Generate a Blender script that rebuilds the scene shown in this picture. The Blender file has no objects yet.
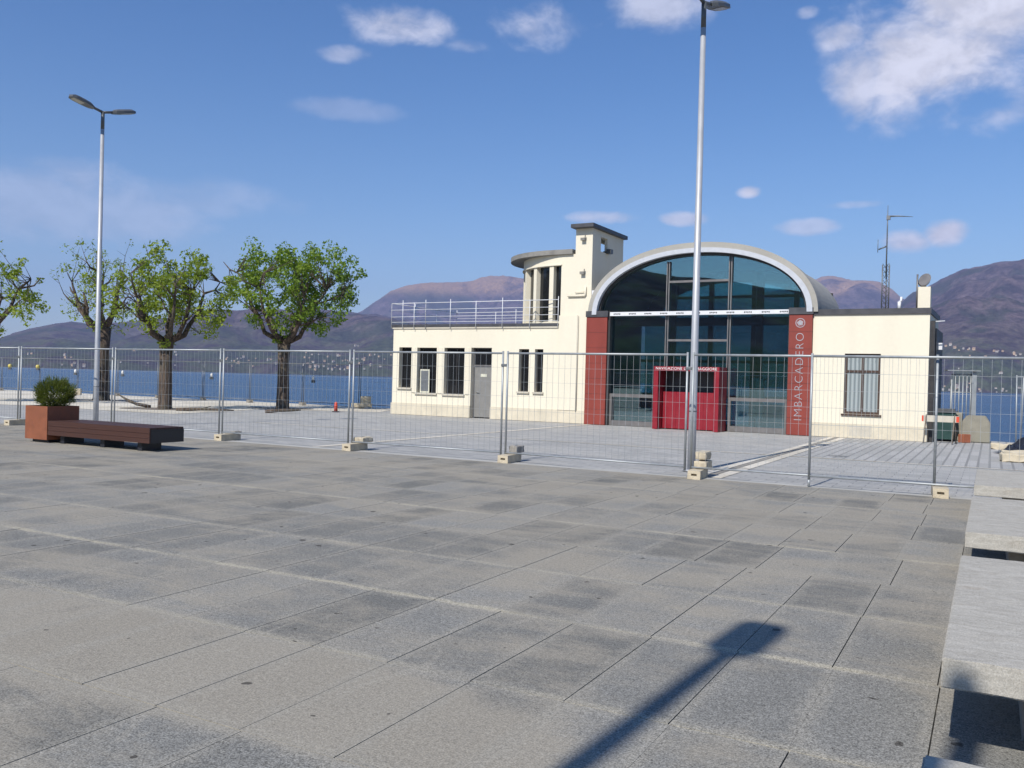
import bpy, bmesh, math, random
from mathutils import Vector, Matrix, noise
R = math.radians
PI = math.pi
sc = bpy.context.scene
COL = sc.collection

# ------------------------------------------------------------------ camera
F, ROLL, PITCH, EYE = 880.0, 0.0262, 0.0057, 1.5
cd = bpy.data.cameras.new('camera'); cam = bpy.data.objects.new('camera', cd); COL.objects.link(cam)
cd.sensor_width = 36; cd.lens = F / 1024 * 36; cd.clip_start = 0.05; cd.clip_end = 60000
_r = Vector((1, 0, 0)); _u = Vector((0, math.sin(PITCH), math.cos(PITCH))); _f = Vector((0, math.cos(PITCH), -math.sin(PITCH)))
_cx = _r * math.cos(ROLL) + _u * math.sin(ROLL); _cy = -_r * math.sin(ROLL) + _u * math.cos(ROLL)
_m = Matrix((_cx, _cy, -_f)).transposed().to_4x4(); _m.translation = Vector((0, 0, EYE))
cam.matrix_world = _m
sc.camera = cam

# ------------------------------------------------------------------ light and sky
SUN_AZ, SUN_EL = 212.5, 43.0
S = Vector((math.sin(R(SUN_AZ)) * math.cos(R(SUN_EL)), math.cos(R(SUN_AZ)) * math.cos(R(SUN_EL)), math.sin(R(SUN_EL))))
sl = bpy.data.lights.new('sun', 'SUN'); sl.energy = 4.7; sl.angle = R(0.53); sl.color = (1.0, 0.95, 0.87)
so = bpy.data.objects.new('sun', sl); COL.objects.link(so); so.rotation_euler = S.to_track_quat('Z', 'Y').to_euler()
w = bpy.data.worlds.new('World'); sc.world = w; w.use_nodes = True
SKY_STRENGTH = 0.10
sc.view_settings.view_transform = 'Standard'; sc.view_settings.look = 'None'
sc.view_settings.exposure = 0.28; sc.view_settings.gamma = 1.0; sc.view_settings.use_curve_mapping = False
sc.cycles.max_bounces = 8; sc.cycles.transparent_max_bounces = 16; sc.cycles.volume_bounces = 0
sc.cycles.use_denoising = True

class NT:
    """small wrapper that writes node trees"""
    def __init__(s, tree): s.t = tree; s.n = tree.nodes; s.l = tree.links
    def node(s, typ, **kw):
        nd = s.n.new(typ)
        for k, v in kw.items(): setattr(nd, k, v)
        return nd
    def put(s, sock, v):
        if hasattr(v, 'is_output'): s.l.new(v, sock)
        elif v is not None:
            if isinstance(v, (tuple, list)) and len(v) == 3 and len(getattr(sock, 'default_value', ())) == 4: v = (*v, 1)
            sock.default_value = v
    def m(s, op, a, b=None, c=None, clamp=False):
        nd = s.node('ShaderNodeMath', operation=op); nd.use_clamp = clamp
        for i, v in enumerate((a, b, c)): s.put(nd.inputs[i], v) if v is not None else None
        return nd.outputs[0]
    def mix(s, f, a, b, mode='MIX'):
        nd = s.node('ShaderNodeMix', data_type='RGBA', blend_type=mode)
        s.put(nd.inputs[0], f); s.put(nd.inputs[6], a); s.put(nd.inputs[7], b)
        return nd.outputs[2]
    def ramp(s, v, a, b, lo=0.0, hi=1.0, smooth=True):
        nd = s.node('ShaderNodeMapRange'); nd.interpolation_type = 'SMOOTHSTEP' if smooth else 'LINEAR'
        for i, x in enumerate((v, a, b, lo, hi)): s.put(nd.inputs[i], x)
        return nd.outputs[0]
    def noise(s, vec, scale, detail=4, rough=0.55, dist=0.0):
        nd = s.node('ShaderNodeTexNoise'); s.put(nd.inputs['Vector'], vec)
        nd.inputs['Scale'].default_value = scale; nd.inputs['Detail'].default_value = detail
        nd.inputs['Roughness'].default_value = rough; nd.inputs['Distortion'].default_value = dist
        return nd.outputs[0]
    def scalev(s, vec, xyz):
        nd = s.node('ShaderNodeMapping'); s.put(nd.inputs[0], vec); nd.inputs['Scale'].default_value = xyz
        return nd.outputs[0]

def build_world():
    t = NT(w.node_tree)
    for n in list(t.n): t.n.remove(n)
    sky = t.node('ShaderNodeTexSky', sky_type='NISHITA'); sky.sun_disc = False
    sky.sun_elevation = R(SUN_EL); sky.sun_rotation = R(SUN_AZ); sky.altitude = 200
    sky.air_density = 1.0; sky.dust_density = 0.5; sky.ozone_density = 2.6
    tc = t.node('ShaderNodeTexCoord'); d = tc.outputs['Generated']
    sep = t.node('ShaderNodeSeparateXYZ'); t.put(sep.inputs[0], d)
    az = t.m('ARCTAN2', sep.outputs[0], sep.outputs[1]); el = t.m('ARCSINE', sep.outputs[2])
    n1 = t.noise(t.scalev(d, (1, 1, 1.5)), 9, 10, 0.56, 0.35)
    n2 = t.noise(t.scalev(d, (1, 1, 1.6)), 26, 6, 0.6, 0.3)
    nn = t.m('ADD', t.m('MULTIPLY', n1, 0.74), t.m('MULTIPLY', n2, 0.26))
    total = None; 
    # clouds: centre azimuth, elevation, half sizes (degrees), opacity, softness of the noise threshold
    clouds = [(26.8, 20.0, 9.6, 7.4, 1.0, 0.33), (20.6, 18.2, 3.0, 3.6, 0.9, 0.36), (20.2, 20.4, 2.6, 1.6, 0.8, 0.38), (29.0, 15.6, 3.4, 1.4, 0.6, 0.38), (28.5, 15.5, 3.4, 1.5, 0.35, 0.5), (19.6, 20.8, 2.6, 1.6, 0.5, 0.48),
              (9.0, 23.4, 6.4, 2.8, 0.7, 0.42), (0.9, 22.0, 6.2, 2.6, 0.85, 0.42), (-7.5, 21.4, 7.2, 1.9, 0.85, 0.42), (-3.4, 20.6, 3.0, 0.8, 0.5, 0.42), (-11.4, 19.6, 3.0, 0.9, 0.5, 0.42),
              (-10.8, 16.4, 5.5, 1.1, 0.22, 0.40), (-27.0, 9.5, 10.5, 3.6, 0.34, 0.35), (-19.0, 10.5, 9, 1.8, 0.24, 0.38),
              (5.8, 10.5, 3.2, 0.7, 0.75, 0.36), (10.8, 10.4, 2.4, 0.7, 0.75, 0.36), (14.8, 12.0, 1.2, 0.6, 0.95, 0.34),
              (18.3, 9.8, 2.6, 0.8, 0.6, 0.38), (21.2, 11.0, 2.6, 0.45, 0.5, 0.38), (24.0, 8.7, 2.3, 1.1, 0.95, 0.32), (25.9, 9.1, 1.9, 1.2, 1.0, 0.30), (18.0, 22.0, 1.2, 0.6, 0.5, 0.46)]
    # clouds out of the frame, so that the sky goes on
    rnd = random.Random(5)
    for i in range(14):
        clouds.append((rnd.uniform(40, 320), rnd.uniform(9, 40), rnd.uniform(4, 10), rnd.uniform(1.5, 4), 0.7, 0.47))
    for (a, e, ra, re, op, th) in clouds:
        if a > 180: a -= 360
        du = t.m('DIVIDE', t.m('SUBTRACT', az, R(a)), R(ra)); dv = t.m('DIVIDE', t.m('SUBTRACT', el, R(e)), R(re))
        q = t.m('ADD', t.m('MULTIPLY', du, du), t.m('MULTIPLY', dv, dv))
        mask = t.ramp(q, 0.0, 1.0, 0.20, -0.24, False)
        dens = t.ramp(t.m('ADD', nn, mask), th + 0.08, th + 0.36, 0, op)
        dens = t.m('MULTIPLY', dens, t.ramp(q, 0.6, 1.25, 1, 0))
        total = dens if total is None else t.m('MAXIMUM', total, dens)
    hsv = t.node('ShaderNodeHueSaturation'); hsv.inputs['Saturation'].default_value = 1.12; t.put(hsv.inputs['Color'], sky.outputs[0])
    skyc = t.mix(1.0, hsv.outputs[0], t.mix(t.ramp(el, 0.02, 0.42), (0.97, 1.06, 1.10, 1), (0.53, 0.84, 1.07, 1)), 'MULTIPLY')
    # undersides slightly greyer
    shade = t.ramp(n2, 0.35, 0.65, 0.78, 1.0)
    cl = t.mix(1.0, (7.1, 7.2, 8.3), shade, 'MULTIPLY')
    col = t.mix(total, skyc, cl)
    bg = t.node('ShaderNodeBackground'); t.put(bg.inputs[0], col); bg.inputs[1].default_value = SKY_STRENGTH
    out = t.node('ShaderNodeOutputWorld'); t.l.new(bg.outputs[0], out.inputs[0])
build_world()

# ------------------------------------------------------------------ materials
MATS = {}
def newmat(name):
    m = bpy.data.materials.new(name); m.use_nodes = True; t = NT(m.node_tree)
    b = t.n['Principled BSDF']; MATS[name] = m
    return m, t, b
def simple(name, col, rough=0.6, metal=0.0, var=0.12, scale=6.0, bump=0.0, bscale=60.0, spec=0.5, streak=False, dirt=None):
    m, t, b = newmat(name)
    tc = t.node('ShaderNodeTexCoord').outputs['Object']
    v = t.scalev(tc, (1, 1, 0.18)) if streak else tc
    n = t.noise(v, scale, 6, 0.6); n2 = t.noise(tc, scale * 9, 3, 0.6)
    f = t.ramp(t.m('ADD', t.m('MULTIPLY', n, 0.7), t.m('MULTIPLY', n2, 0.3)), 0.3, 0.7, 1 - var, 1 + var)
    c = t.mix(1.0, (*col, 1), f, 'MULTIPLY')
    if dirt:
        c = t.mix(t.ramp(t.noise(v, scale * 0.5, 8, 0.65), 0.5, 0.72, 0, dirt[1]), c, (*dirt[0], 1))
    t.put(b.inputs['Base Color'], c)
    t.put(b.inputs['Roughness'], t.ramp(n, 0.3, 0.7, max(rough - 0.08, 0.03), min(rough + 0.08, 1)))
    b.inputs['Metallic'].default_value = metal; b.inputs['Specular IOR Level'].default_value = spec
    if bump:
        bp = t.node('ShaderNodeBump'); bp.inputs['Strength'].default_value = bump; bp.inputs['Distance'].default_value = 0.01
        t.put(bp.inputs['Height'], t.noise(tc, bscale, 5, 0.6)); t.l.new(bp.outputs[0], b.inputs['Normal'])
    return m
simple('plaster', (0.71, 0.655, 0.525), 0.85, var=0.05, scale=1.1, bump=0.2, bscale=50, streak=True, dirt=((0.55, 0.50, 0.39), 0.45))
simple('plinth', (0.60, 0.54, 0.42), 0.9, var=0.10, scale=3, bump=0.25, dirt=((0.36, 0.33, 0.26), 0.5))
simple('tower_plaster', (0.60, 0.55, 0.44), 0.85, var=0.10, scale=1.5, bump=0.15, streak=True, dirt=((0.40, 0.37, 0.30), 0.5))
simple('roof_edge', (0.055, 0.055, 0.062), 0.5, var=0.2, scale=3)
simple('slab_edge', (0.23, 0.22, 0.20), 0.8, var=0.2, scale=5, dirt=((0.07, 0.07, 0.07), 0.6))
simple('vault_concrete', (0.35, 0.335, 0.30), 0.85, var=0.12, scale=1.8, bump=0.2, bscale=30, dirt=((0.22, 0.21, 0.19), 0.6))
simple('trim_grey', (0.47, 0.49, 0.53), 0.5, var=0.07)
simple('trim_white', (0.66, 0.67, 0.69), 0.45, var=0.05)
simple('corten_panel', (0.215, 0.034, 0.022), 0.6, var=0.14, scale=2.5, streak=True)
simple('crimson', (0.235, 0.009, 0.019), 0.42, var=0.08, scale=3)
simple('frame_metal', (0.19, 0.18, 0.175), 0.45, metal=0.4, var=0.1)
simple('frame_dark', (0.03, 0.028, 0.028), 0.5, var=0.2)
simple('frame_brown', (0.055, 0.030, 0.020), 0.6, var=0.2)
simple('door_grey', (0.20, 0.195, 0.185), 0.55, var=0.08)
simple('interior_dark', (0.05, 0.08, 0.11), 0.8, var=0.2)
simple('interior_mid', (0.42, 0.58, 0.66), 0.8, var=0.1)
simple('counter_blue', (0.20, 0.33, 0.45), 0.5, var=0.1)
simple('galv', (0.34, 0.36, 0.37), 0.5, metal=0.4, var=0.12, scale=8)
simple('galv_dark', (0.17, 0.18, 0.19), 0.5, metal=0.4, var=0.12, scale=8)
simple('pole_metal', (0.42, 0.43, 0.45), 0.5, metal=0.3, var=0.06, scale=3)
simple('lamp_dark', (0.11, 0.115, 0.12), 0.4, metal=0.3, var=0.1)
simple('lens', (0.35, 0.34, 0.28), 0.15, var=0.1)
simple('foot_concrete', (0.52, 0.45, 0.33), 0.9, var=0.18, scale=7, bump=0.5, bscale=60, dirt=((0.24, 0.21, 0.17), 0.7))
simple('kerb_stone', (0.40, 0.39, 0.36), 0.85, var=0.1, scale=3, bump=0.2)
simple('foot_grey', (0.27, 0.25, 0.22), 0.9, var=0.2, scale=7, bump=0.5, bscale=60)
simple('block_concrete', (0.25, 0.235, 0.19), 0.9, var=0.15, scale=4, bump=0.4, dirt=((0.20, 0.20, 0.16), 0.6))
simple('corten_box', (0.235, 0.078, 0.036), 0.7, var=0.2, scale=5, bump=0.15, dirt=((0.13, 0.04, 0.03), 0.6))
simple('soil', (0.05, 0.04, 0.03), 0.95, var=0.3, scale=20)
simple('white_plastic', (0.75, 0.74, 0.70), 0.5, var=0.05)
simple('red_plastic', (0.62, 0.07, 0.03), 0.45, var=0.08)
simple('bin_green', (0.018, 0.055, 0.050), 0.5, var=0.15)
simple('black_sheet', (0.02, 0.022, 0.03), 0.35, var=0.3)
simple('brick_orange', (0.30, 0.10, 0.05), 0.85, var=0.15)
simple('yellow_lamp', (0.55, 0.45, 0.10), 0.4, var=0.05)
simple('sill_stone', (0.50, 0.46, 0.38), 0.8, var=0.1)
simple('paper', (0.55, 0.54, 0.44), 0.8, var=0.2, scale=14)
simple('letter_silver', (0.40, 0.40, 0.43), 0.4, metal=0.2, var=0.03)
simple('letter_white', (0.75, 0.72, 0.70), 0.5, var=0.03)
simple('letter_black', (0.02, 0.02, 0.02), 0.5, var=0.03)
simple('far_wall', (0.46, 0.42, 0.37), 0.9, var=0.1, scale=0.1)
simple('far_wall_warm', (0.50, 0.36, 0.24), 0.9, var=0.1, scale=0.1)
simple('far_roof', (0.22, 0.15, 0.12), 0.9, var=0.1, scale=0.1)
simple('wood_grey', (0.16, 0.13, 0.10), 0.85, var=0.3, scale=10)

def mat_wood():
    m, t, b = newmat('bench_wood')
    tc = t.node('ShaderNodeTexCoord').outputs['Object']
    n = t.noise(t.scalev(tc, (1.2, 14, 14)), 3, 8, 0.65)
    c = t.mix(n, (0.034, 0.014, 0.010, 1), (0.080, 0.032, 0.021, 1))
    t.put(b.inputs['Base Color'], c); b.inputs['Roughness'].default_value = 0.55
    bp = t.node('ShaderNodeBump'); bp.inputs['Strength'].default_value = 0.2; t.put(bp.inputs['Height'], n); t.l.new(bp.outputs[0], b.inputs['Normal'])
mat_wood()

def mat_bark():
    m, t, b = newmat('bark')
    tc = t.node('ShaderNodeTexCoord').outputs['Object']
    n = t.noise(t.scalev(tc, (9, 9, 1.6)), 1.6, 8, 0.7, 0.6); n2 = t.noise(tc, 1.4, 4)
    c = t.mix(t.ramp(n, 0.35, 0.65), (0.030, 0.022, 0.018, 1), (0.135, 0.098, 0.072, 1))
    c = t.mix(t.ramp(n2, 0.45, 0.7, 0, 0.4), c, (0.10, 0.10, 0.07, 1))
    t.put(b.inputs['Base Color'], c); b.inputs['Roughness'].default_value = 0.95
    bp = t.node('ShaderNodeBump'); bp.inputs['Strength'].default_value = 0.9; bp.inputs['Distance'].default_value = 0.03
    t.put(bp.inputs['Height'], n); t.l.new(bp.outputs[0], b.inputs['Normal'])
mat_bark()

def mat_leaf(name, c1, c2, c3):
    m, t, b = newmat(name)
    a = t.node('ShaderNodeAttribute', attribute_name='tint').outputs['Fac']
    c = t.mix(t.ramp(a, 0.0, 0.55), (*c1, 1), (*c2, 1)); c = t.mix(t.ramp(a, 0.6, 1.0), c, (*c3, 1))
    t.put(b.inputs['Base Color'], c); b.inputs['Roughness'].default_value = 0.55; b.inputs['Specular IOR Level'].default_value = 0.3
    tr = t.node('ShaderNodeBsdfTranslucent'); t.put(tr.inputs[0], t.mix(1.0, c, (1.5, 1.5, 0.7, 1), 'MULTIPLY'))
    mx = t.node('ShaderNodeMixShader'); mx.inputs[0].default_value = 0.38
    t.l.new(b.outputs[0], mx.inputs[1]); t.l.new(tr.outputs[0], mx.inputs[2])
    t.l.new(mx.outputs[0], t.n['Material Output'].inputs[0])
mat_leaf('leaf', (0.085, 0.155, 0.020), (0.18, 0.27, 0.034), (0.28, 0.36, 0.05))
mat_leaf('young_leaf', (0.12, 0.18, 0.022), (0.22, 0.29, 0.035), (0.33, 0.38, 0.06))
mat_leaf('shrub_leaf', (0.045, 0.065, 0.014), (0.11, 0.14, 0.028), (0.22, 0.23, 0.06))

def mat_paving():
    m, t, b = newmat('granite_paving')
    tc = t.node('ShaderNodeTexCoord').outputs['Object']
    sep = t.node('ShaderNodeSeparateXYZ'); t.put(sep.inputs[0], tc)
    tint = t.node('ShaderNodeAttribute', attribute_name='tint').outputs['Fac']
    big = t.noise(tc, 0.55, 8, 0.66, 0.6); mid = t.noise(t.scalev(tc, (1.6, 1, 1)), 3.0, 9, 0.7, 0.5)
    patch = t.noise(t.scalev(tc, (0.5, 1.6, 1)), 0.9, 9, 0.68, 0.9)
    speck = t.noise(tc, 110, 2, 0.8); speck2 = t.noise(tc, 38, 4, 0.75)
    x_, y_ = sep.outputs[0], sep.outputs[1]
    c = t.mix(t.ramp(t.m('ADD', t.m('MULTIPLY', tint, 0.58), t.m('MULTIPLY', mid, 0.42)), 0.2, 0.8), (0.140, 0.138, 0.127, 1), (0.250, 0.244, 0.224, 1))
    # wind-blown sand lying on the stones: a broad patch on the left, and more of it towards the fence
    def zone(cx, cy, rx, ry, k):
        a = t.m('DIVIDE', t.m('SUBTRACT', x_, cx), rx); b2 = t.m('DIVIDE', t.m('SUBTRACT', y_, cy), ry)
        return t.ramp(t.m('ADD', t.m('MULTIPLY', a, a), t.m('MULTIPLY', b2, b2)), 0.5, 1.3, k, 0)
    add = t.m('ADD', zone(-4.0, 3.15, 2.6, 0.62, 0.16), t.m('ADD', t.ramp(y_, 5.0, 11.0, 0.0, 0.030), zone(-3.2, 2.4, 2.2, 0.30, -0.06)))
    add = t.m('ADD', add, zone(-0.9, 4.3, 1.0, 0.8, -0.07))
    sand = t.ramp(t.m('ADD', add, t.m('ADD', t.m('MULTIPLY', big, 0.55), t.m('MULTIPLY', patch, 0.45))), 0.43, 0.60, 0, 0.78)
    c = t.mix(sand, c, (0.315, 0.284, 0.230, 1))
    # dust gathers along the edges of each slab
    uvn = t.node('ShaderNodeUVMap', uv_map='slab'); su = t.node('ShaderNodeSeparateXYZ'); t.put(su.inputs[0], uvn.outputs[0])
    ev = t.m('MINIMUM', su.outputs[1], t.m('SUBTRACT', 1.0, su.outputs[1])); eu = t.m('MULTIPLY', t.m('MINIMUM', su.outputs[0], t.m('SUBTRACT', 1.0, su.outputs[0])), 0.7)
    ed = t.m('ADD', t.m('MINIMUM', ev, eu), t.m('MULTIPLY', t.m('SUBTRACT', t.noise(tc, 6.0, 7, 0.7, 0.9), 0.5), 0.30))
    c = t.mix(t.ramp(ed, 0.0, 0.12, 0.50, 0), c, (0.300, 0.280, 0.238, 1))
    # sand washed along some of the long joints
    y = sep.outputs[1]
    for (yy, wdt, op) in ((4.97, 0.055, 0.62), (8.46, 0.05, 0.5), (6.19, 0.05, 0.3), (11.75, 0.06, 0.25), (3.76, 0.05, 0.25), (2.74, 0.03, 0.12)):
        d = t.m('ABSOLUTE', t.m('SUBTRACT', t.m('ADD', y, t.m('MULTIPLY', t.m('SUBTRACT', mid, 0.5), 0.12)), yy))
        f = t.m('MULTIPLY', t.ramp(d, wdt * 0.3, wdt, op, 0), t.ramp(t.noise(t.scalev(tc, (0.8, 0.1, 1)), 1.5, 4), 0.38, 0.6, 0.15, 1))
        c = t.mix(f, c, (0.43, 0.39, 0.30, 1))
    # dark damp stains
    st = t.ramp(t.noise(tc, 1.7, 5, 0.6, 0.5), 0.62, 0.74, 0, 0.22)
    c = t.mix(st, c, (0.125, 0.120, 0.110, 1))
    st2 = t.ramp(t.noise(t.scalev(tc, (1, 0.35, 1)), 3.4, 6, 0.65, 1.0), 0.60, 0.68, 0, 0.35); c = t.mix(st2, c, (0.34, 0.315, 0.265, 1))
    spots = t.ramp(t.noise(tc, 7.5, 2, 0.4), 0.735, 0.75, 0, 0.8)
    c = t.mix(spots, c, (0.05, 0.045, 0.04, 1))
    crk = t.m('MULTIPLY', t.ramp(t.noise(t.scalev(tc, (1.4, 1, 1)), 3.2, 5, 0.7, 1.8), 0.497, 0.503, 0, 1), t.ramp(t.noise(t.scalev(tc, (1.4, 1, 1)), 3.2, 5, 0.7, 1.8), 0.503, 0.509, 1, 0)); crk = t.m('MULTIPLY', crk, t.ramp(t.noise(tc, 2.1, 3), 0.60, 0.66, 0, 0.5))
    c = t.mix(crk, c, (0.06, 0.055, 0.048, 1))
    sp = t.m('ADD', t.ramp(speck, 0.33, 0.67, 0.45, 1.60, False), t.ramp(speck2, 0.33, 0.67, -0.32, 0.32, False))
    sp = t.m('ADD', t.m('MULTIPLY', sp, t.m('SUBTRACT', 1.0, t.m('MULTIPLY', sand, 0.6))), t.m('MULTIPLY', sand, 0.6))
    c = t.mix(1.0, c, sp, 'MULTIPLY')
    t.put(b.inputs['Base Color'], c)
    t.put(b.inputs['Roughness'], t.ramp(mid, 0.3, 0.7, 0.80, 0.95)); b.inputs['Specular IOR Level'].default_value = 0.15
    bp = t.node('ShaderNodeBump'); bp.inputs['Strength'].default_value = 0.35; bp.inputs['Distance'].default_value = 0.004
    t.put(bp.inputs['Height'], t.m('ADD', speck2, t.m('MULTIPLY', speck, 0.6))); t.l.new(bp.outputs[0], b.inputs['Normal'])
mat_paving()

def mat_joint():
    m, t, b = newmat('joint_fill')
    tc = t.node('ShaderNodeTexCoord').outputs['Object']
    c = t.mix(t.ramp(t.noise(tc, 0.8, 4, 0.6), 0.53, 0.64), (0.016, 0.015, 0.013, 1), (0.13, 0.12, 0.10, 1))
    t.put(b.inputs['Base Color'], c); b.inputs['Roughness'].default_value = 0.95
mat_joint()

def mat_setts():
    m, t, b = newmat('setts')
    tc = t.node('ShaderNodeTexCoord').outputs['Object']
    br = t.node('ShaderNodeTexBrick'); t.put(br.inputs['Vector'], tc)
    br.inputs['Scale'].default_value = 1.0; br.inputs['Brick Width'].default_value = 0.42; br.inputs['Row Height'].default_value = 0.21
    br.inputs['Mortar Size'].default_value = 0.008; br.inputs['Mortar Smooth'].default_value = 0.3; br.inputs['Bias'].default_value = -0.1
    br.inputs['Color1'].default_value = (0.33, 0.325, 0.31, 1); br.inputs['Color2'].default_value = (0.43, 0.42, 0.40, 1); br.inputs['Mortar'].default_value = (0.17, 0.17, 0.17, 1)
    n = t.noise(tc, 0.5, 6, 0.6, 0.5); n2 = t.noise(tc, 40, 4, 0.7)
    c = t.mix(t.ramp(n, 0.42, 0.66, 0, 0.45), br.outputs[0], (0.42, 0.40, 0.36, 1))
    c = t.mix(t.ramp(t.noise(t.scalev(tc, (0.25, 1.5, 1)), 0.9, 5), 0.5, 0.7, 0, 0.35), c, (0.25, 0.255, 0.26, 1))
    c = t.mix(1.0, c, t.ramp(n2, 0.3, 0.7, 0.86, 1.14, False), 'MULTIPLY')
    t.put(b.inputs['Base Color'], c); b.inputs['Roughness'].default_value = 0.8; b.inputs['Specular IOR Level'].default_value = 0.3
    bp = t.node('ShaderNodeBump'); bp.inputs['Strength'].default_value = 0.4; bp.inputs['Distance'].default_value = 0.006
    t.put(bp.inputs['Height'], t.m('SUBTRACT', t.m('MULTIPLY', n2, 0.5), br.outputs[1])); t.l.new(bp.outputs[0], b.inputs['Normal'])
mat_setts()
def mat_ribbed():
    m, t, b = newmat('ribbed_setts')
    tc = t.node('ShaderNodeTexCoord').outputs['Object']
    mp = t.node('ShaderNodeMapping'); t.put(mp.inputs[0], tc); mp.inputs['Rotation'].default_value = (0, 0, R(90))
    br = t.node('ShaderNodeTexBrick'); t.put(br.inputs['Vector'], mp.outputs[0])
    br.inputs['Scale'].default_value = 1.0; br.inputs['Brick Width'].default_value = 1.6; br.inputs['Row Height'].default_value = 0.21
    br.inputs['Mortar Size'].default_value = 0.028; br.inputs['Mortar Smooth'].default_value = 0.4
    br.inputs['Color1'].default_value = (0.33, 0.325, 0.31, 1); br.inputs['Color2'].default_value = (0.41, 0.40, 0.385, 1); br.inputs['Mortar'].default_value = (0.24, 0.237, 0.23, 1)
    c = t.mix(1.0, br.outputs[0], t.ramp(t.noise(tc, 20, 5, 0.7), 0.3, 0.7, 0.8, 1.2, False), 'MULTIPLY')
    t.put(b.inputs['Base Color'], c); b.inputs['Roughness'].default_value = 0.9; b.inputs['Specular IOR Level'].default_value = 0.2
mat_ribbed()
def mat_gravel():
    m, t, b = newmat('pale_gravel')
    tc = t.node('ShaderNodeTexCoord').outputs['Object']
    n = t.noise(tc, 0.35, 6, 0.65, 0.6); n2 = t.noise(tc, 25, 4, 0.7)
    c = t.mix(t.ramp(n, 0.35, 0.65), (0.50, 0.455, 0.37, 1), (0.66, 0.61, 0.52, 1))
    c = t.mix(t.ramp(t.noise(tc, 1.1, 4, 0.6), 0.60, 0.70, 0, 0.55), c, (0.28, 0.24, 0.19, 1))
    c = t.mix(1.0, c, t.ramp(n2, 0.3, 0.7, 0.8, 1.2, False), 'MULTIPLY')
    t.put(b.inputs['Base Color'], c); b.inputs['Roughness'].default_value = 0.95
    bp = t.node('ShaderNodeBump'); bp.inputs['Strength'].default_value = 0.5; bp.inputs['Distance'].default_value = 0.02
    t.put(bp.inputs['Height'], n2); t.l.new(bp.outputs[0], b.inputs['Normal'])
mat_gravel()
def mat_stone_slab():
    m, t, b = newmat('slab_granite')
    tc = t.node('ShaderNodeTexCoord').outputs['Object']
    ln = t.noise(t.scalev(tc, (1.0, 2.6, 5)), 5, 8, 0.62, 1.2); sp = t.noise(tc, 130, 3, 0.75); sp2 = t.noise(tc, 40, 4, 0.7)
    c = t.mix(t.ramp(ln, 0.32, 0.68), (0.345, 0.325, 0.285, 1), (0.43, 0.408, 0.362, 1))
    c = t.mix(t.ramp(t.noise(t.scalev(tc, (1, 2, 3)), 2.2, 5, 0.6, 0.6), 0.56, 0.72, 0, 0.35), c, (0.34, 0.29, 0.23, 1))
    c = t.mix(1.0, c, t.m('MULTIPLY', t.ramp(sp, 0.3, 0.7, 0.70, 1.30, False), t.ramp(sp2, 0.3, 0.7, 0.9, 1.1, False)), 'MULTIPLY')
    t.put(b.inputs['Base Color'], c); b.inputs['Roughness'].default_value = 0.95; b.inputs['Specular IOR Level'].default_value = 0.1
    bp = t.node('ShaderNodeBump'); bp.inputs['Strength'].default_value = 0.7; bp.inputs['Distance'].default_value = 0.003
    t.put(bp.inputs['Height'], t.m('ADD', t.m('MULTIPLY', ln, 0.6), t.m('MULTIPLY', sp2, 0.8))); t.l.new(bp.outputs[0], b.inputs['Normal'])
mat_stone_slab()
def mat_water():
    m, t, b = newmat('lake_water')
    tc = t.node('ShaderNodeTexCoord').outputs['Object']
    big = t.noise(t.scalev(tc, (0.35, 1, 1)), 0.012, 5, 0.6, 0.5)
    c = t.mix(t.ramp(big, 0.35, 0.65), (0.022, 0.068, 0.140, 1), (0.030, 0.088, 0.175, 1))
    t.put(b.inputs['Base Color'], c); b.inputs['Roughness'].default_value = 0.22; b.inputs['IOR'].default_value = 1.33
    b.inputs['Specular IOR Level'].default_value = 0.5
    h = t.m('ADD', t.m('MULTIPLY', t.noise(t.scalev(tc, (0.6, 1.2, 1)), 0.55, 4, 0.6, 0.3), 1.0), t.m('MULTIPLY', t.noise(t.scalev(tc, (0.5, 1.3, 1)), 2.2, 3, 0.6), 0.35))
    bp = t.node('ShaderNodeBump'); bp.inputs['Strength'].default_value = 1.0; bp.inputs['Distance'].default_value = 0.55
    t.put(bp.inputs['Height'], h); t.l.new(bp.outputs[0], b.inputs['Normal'])
mat_water()
def mat_hill():
    m, t, b = newmat('hillside')
    tc = t.node('ShaderNodeTexCoord').outputs['Object']
    sep = t.node('ShaderNodeSeparateXYZ'); t.put(sep.inputs[0], tc); z = sep.outputs[2]
    n = t.noise(tc, 0.0022, 10, 0.62, 0.5); n2 = t.noise(tc, 0.012, 8, 0.7, 0.4); n3 = t.noise(tc, 0.06, 6, 0.7)
    c = t.mix(t.ramp(n2, 0.35, 0.65), (0.034, 0.028, 0.036, 1), (0.125, 0.092, 0.098, 1))           # bare spring woods
    c = t.mix(t.ramp(n, 0.50, 0.58, 0, 0.75), c, (0.030, 0.040, 0.030, 1))                           # conifers
    low = t.ramp(z, 20, 260, 0.9, 0)
    c = t.mix(t.m('MULTIPLY', low, t.ramp(n2, 0.42, 0.55)), c, (0.050, 0.065, 0.035, 1))             # greener low slopes
    top = t.m('MULTIPLY', t.ramp(z, 640, 780), t.ramp(n, 0.36, 0.5))
    c = t.mix(t.m('MULTIPLY', top, 0.9), c, (0.30, 0.19, 0.115, 1))                                  # dry grass on the tops
    t.put(b.inputs['Base Color'], t.mix(1.0, c, t.ramp(n3, 0.3, 0.7, 0.45, 1.55, False), 'MULTIPLY')); b.inputs['Roughness'].default_value = 1.0; b.inputs['Specular IOR Level'].default_value = 0.0
mat_hill()
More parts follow.
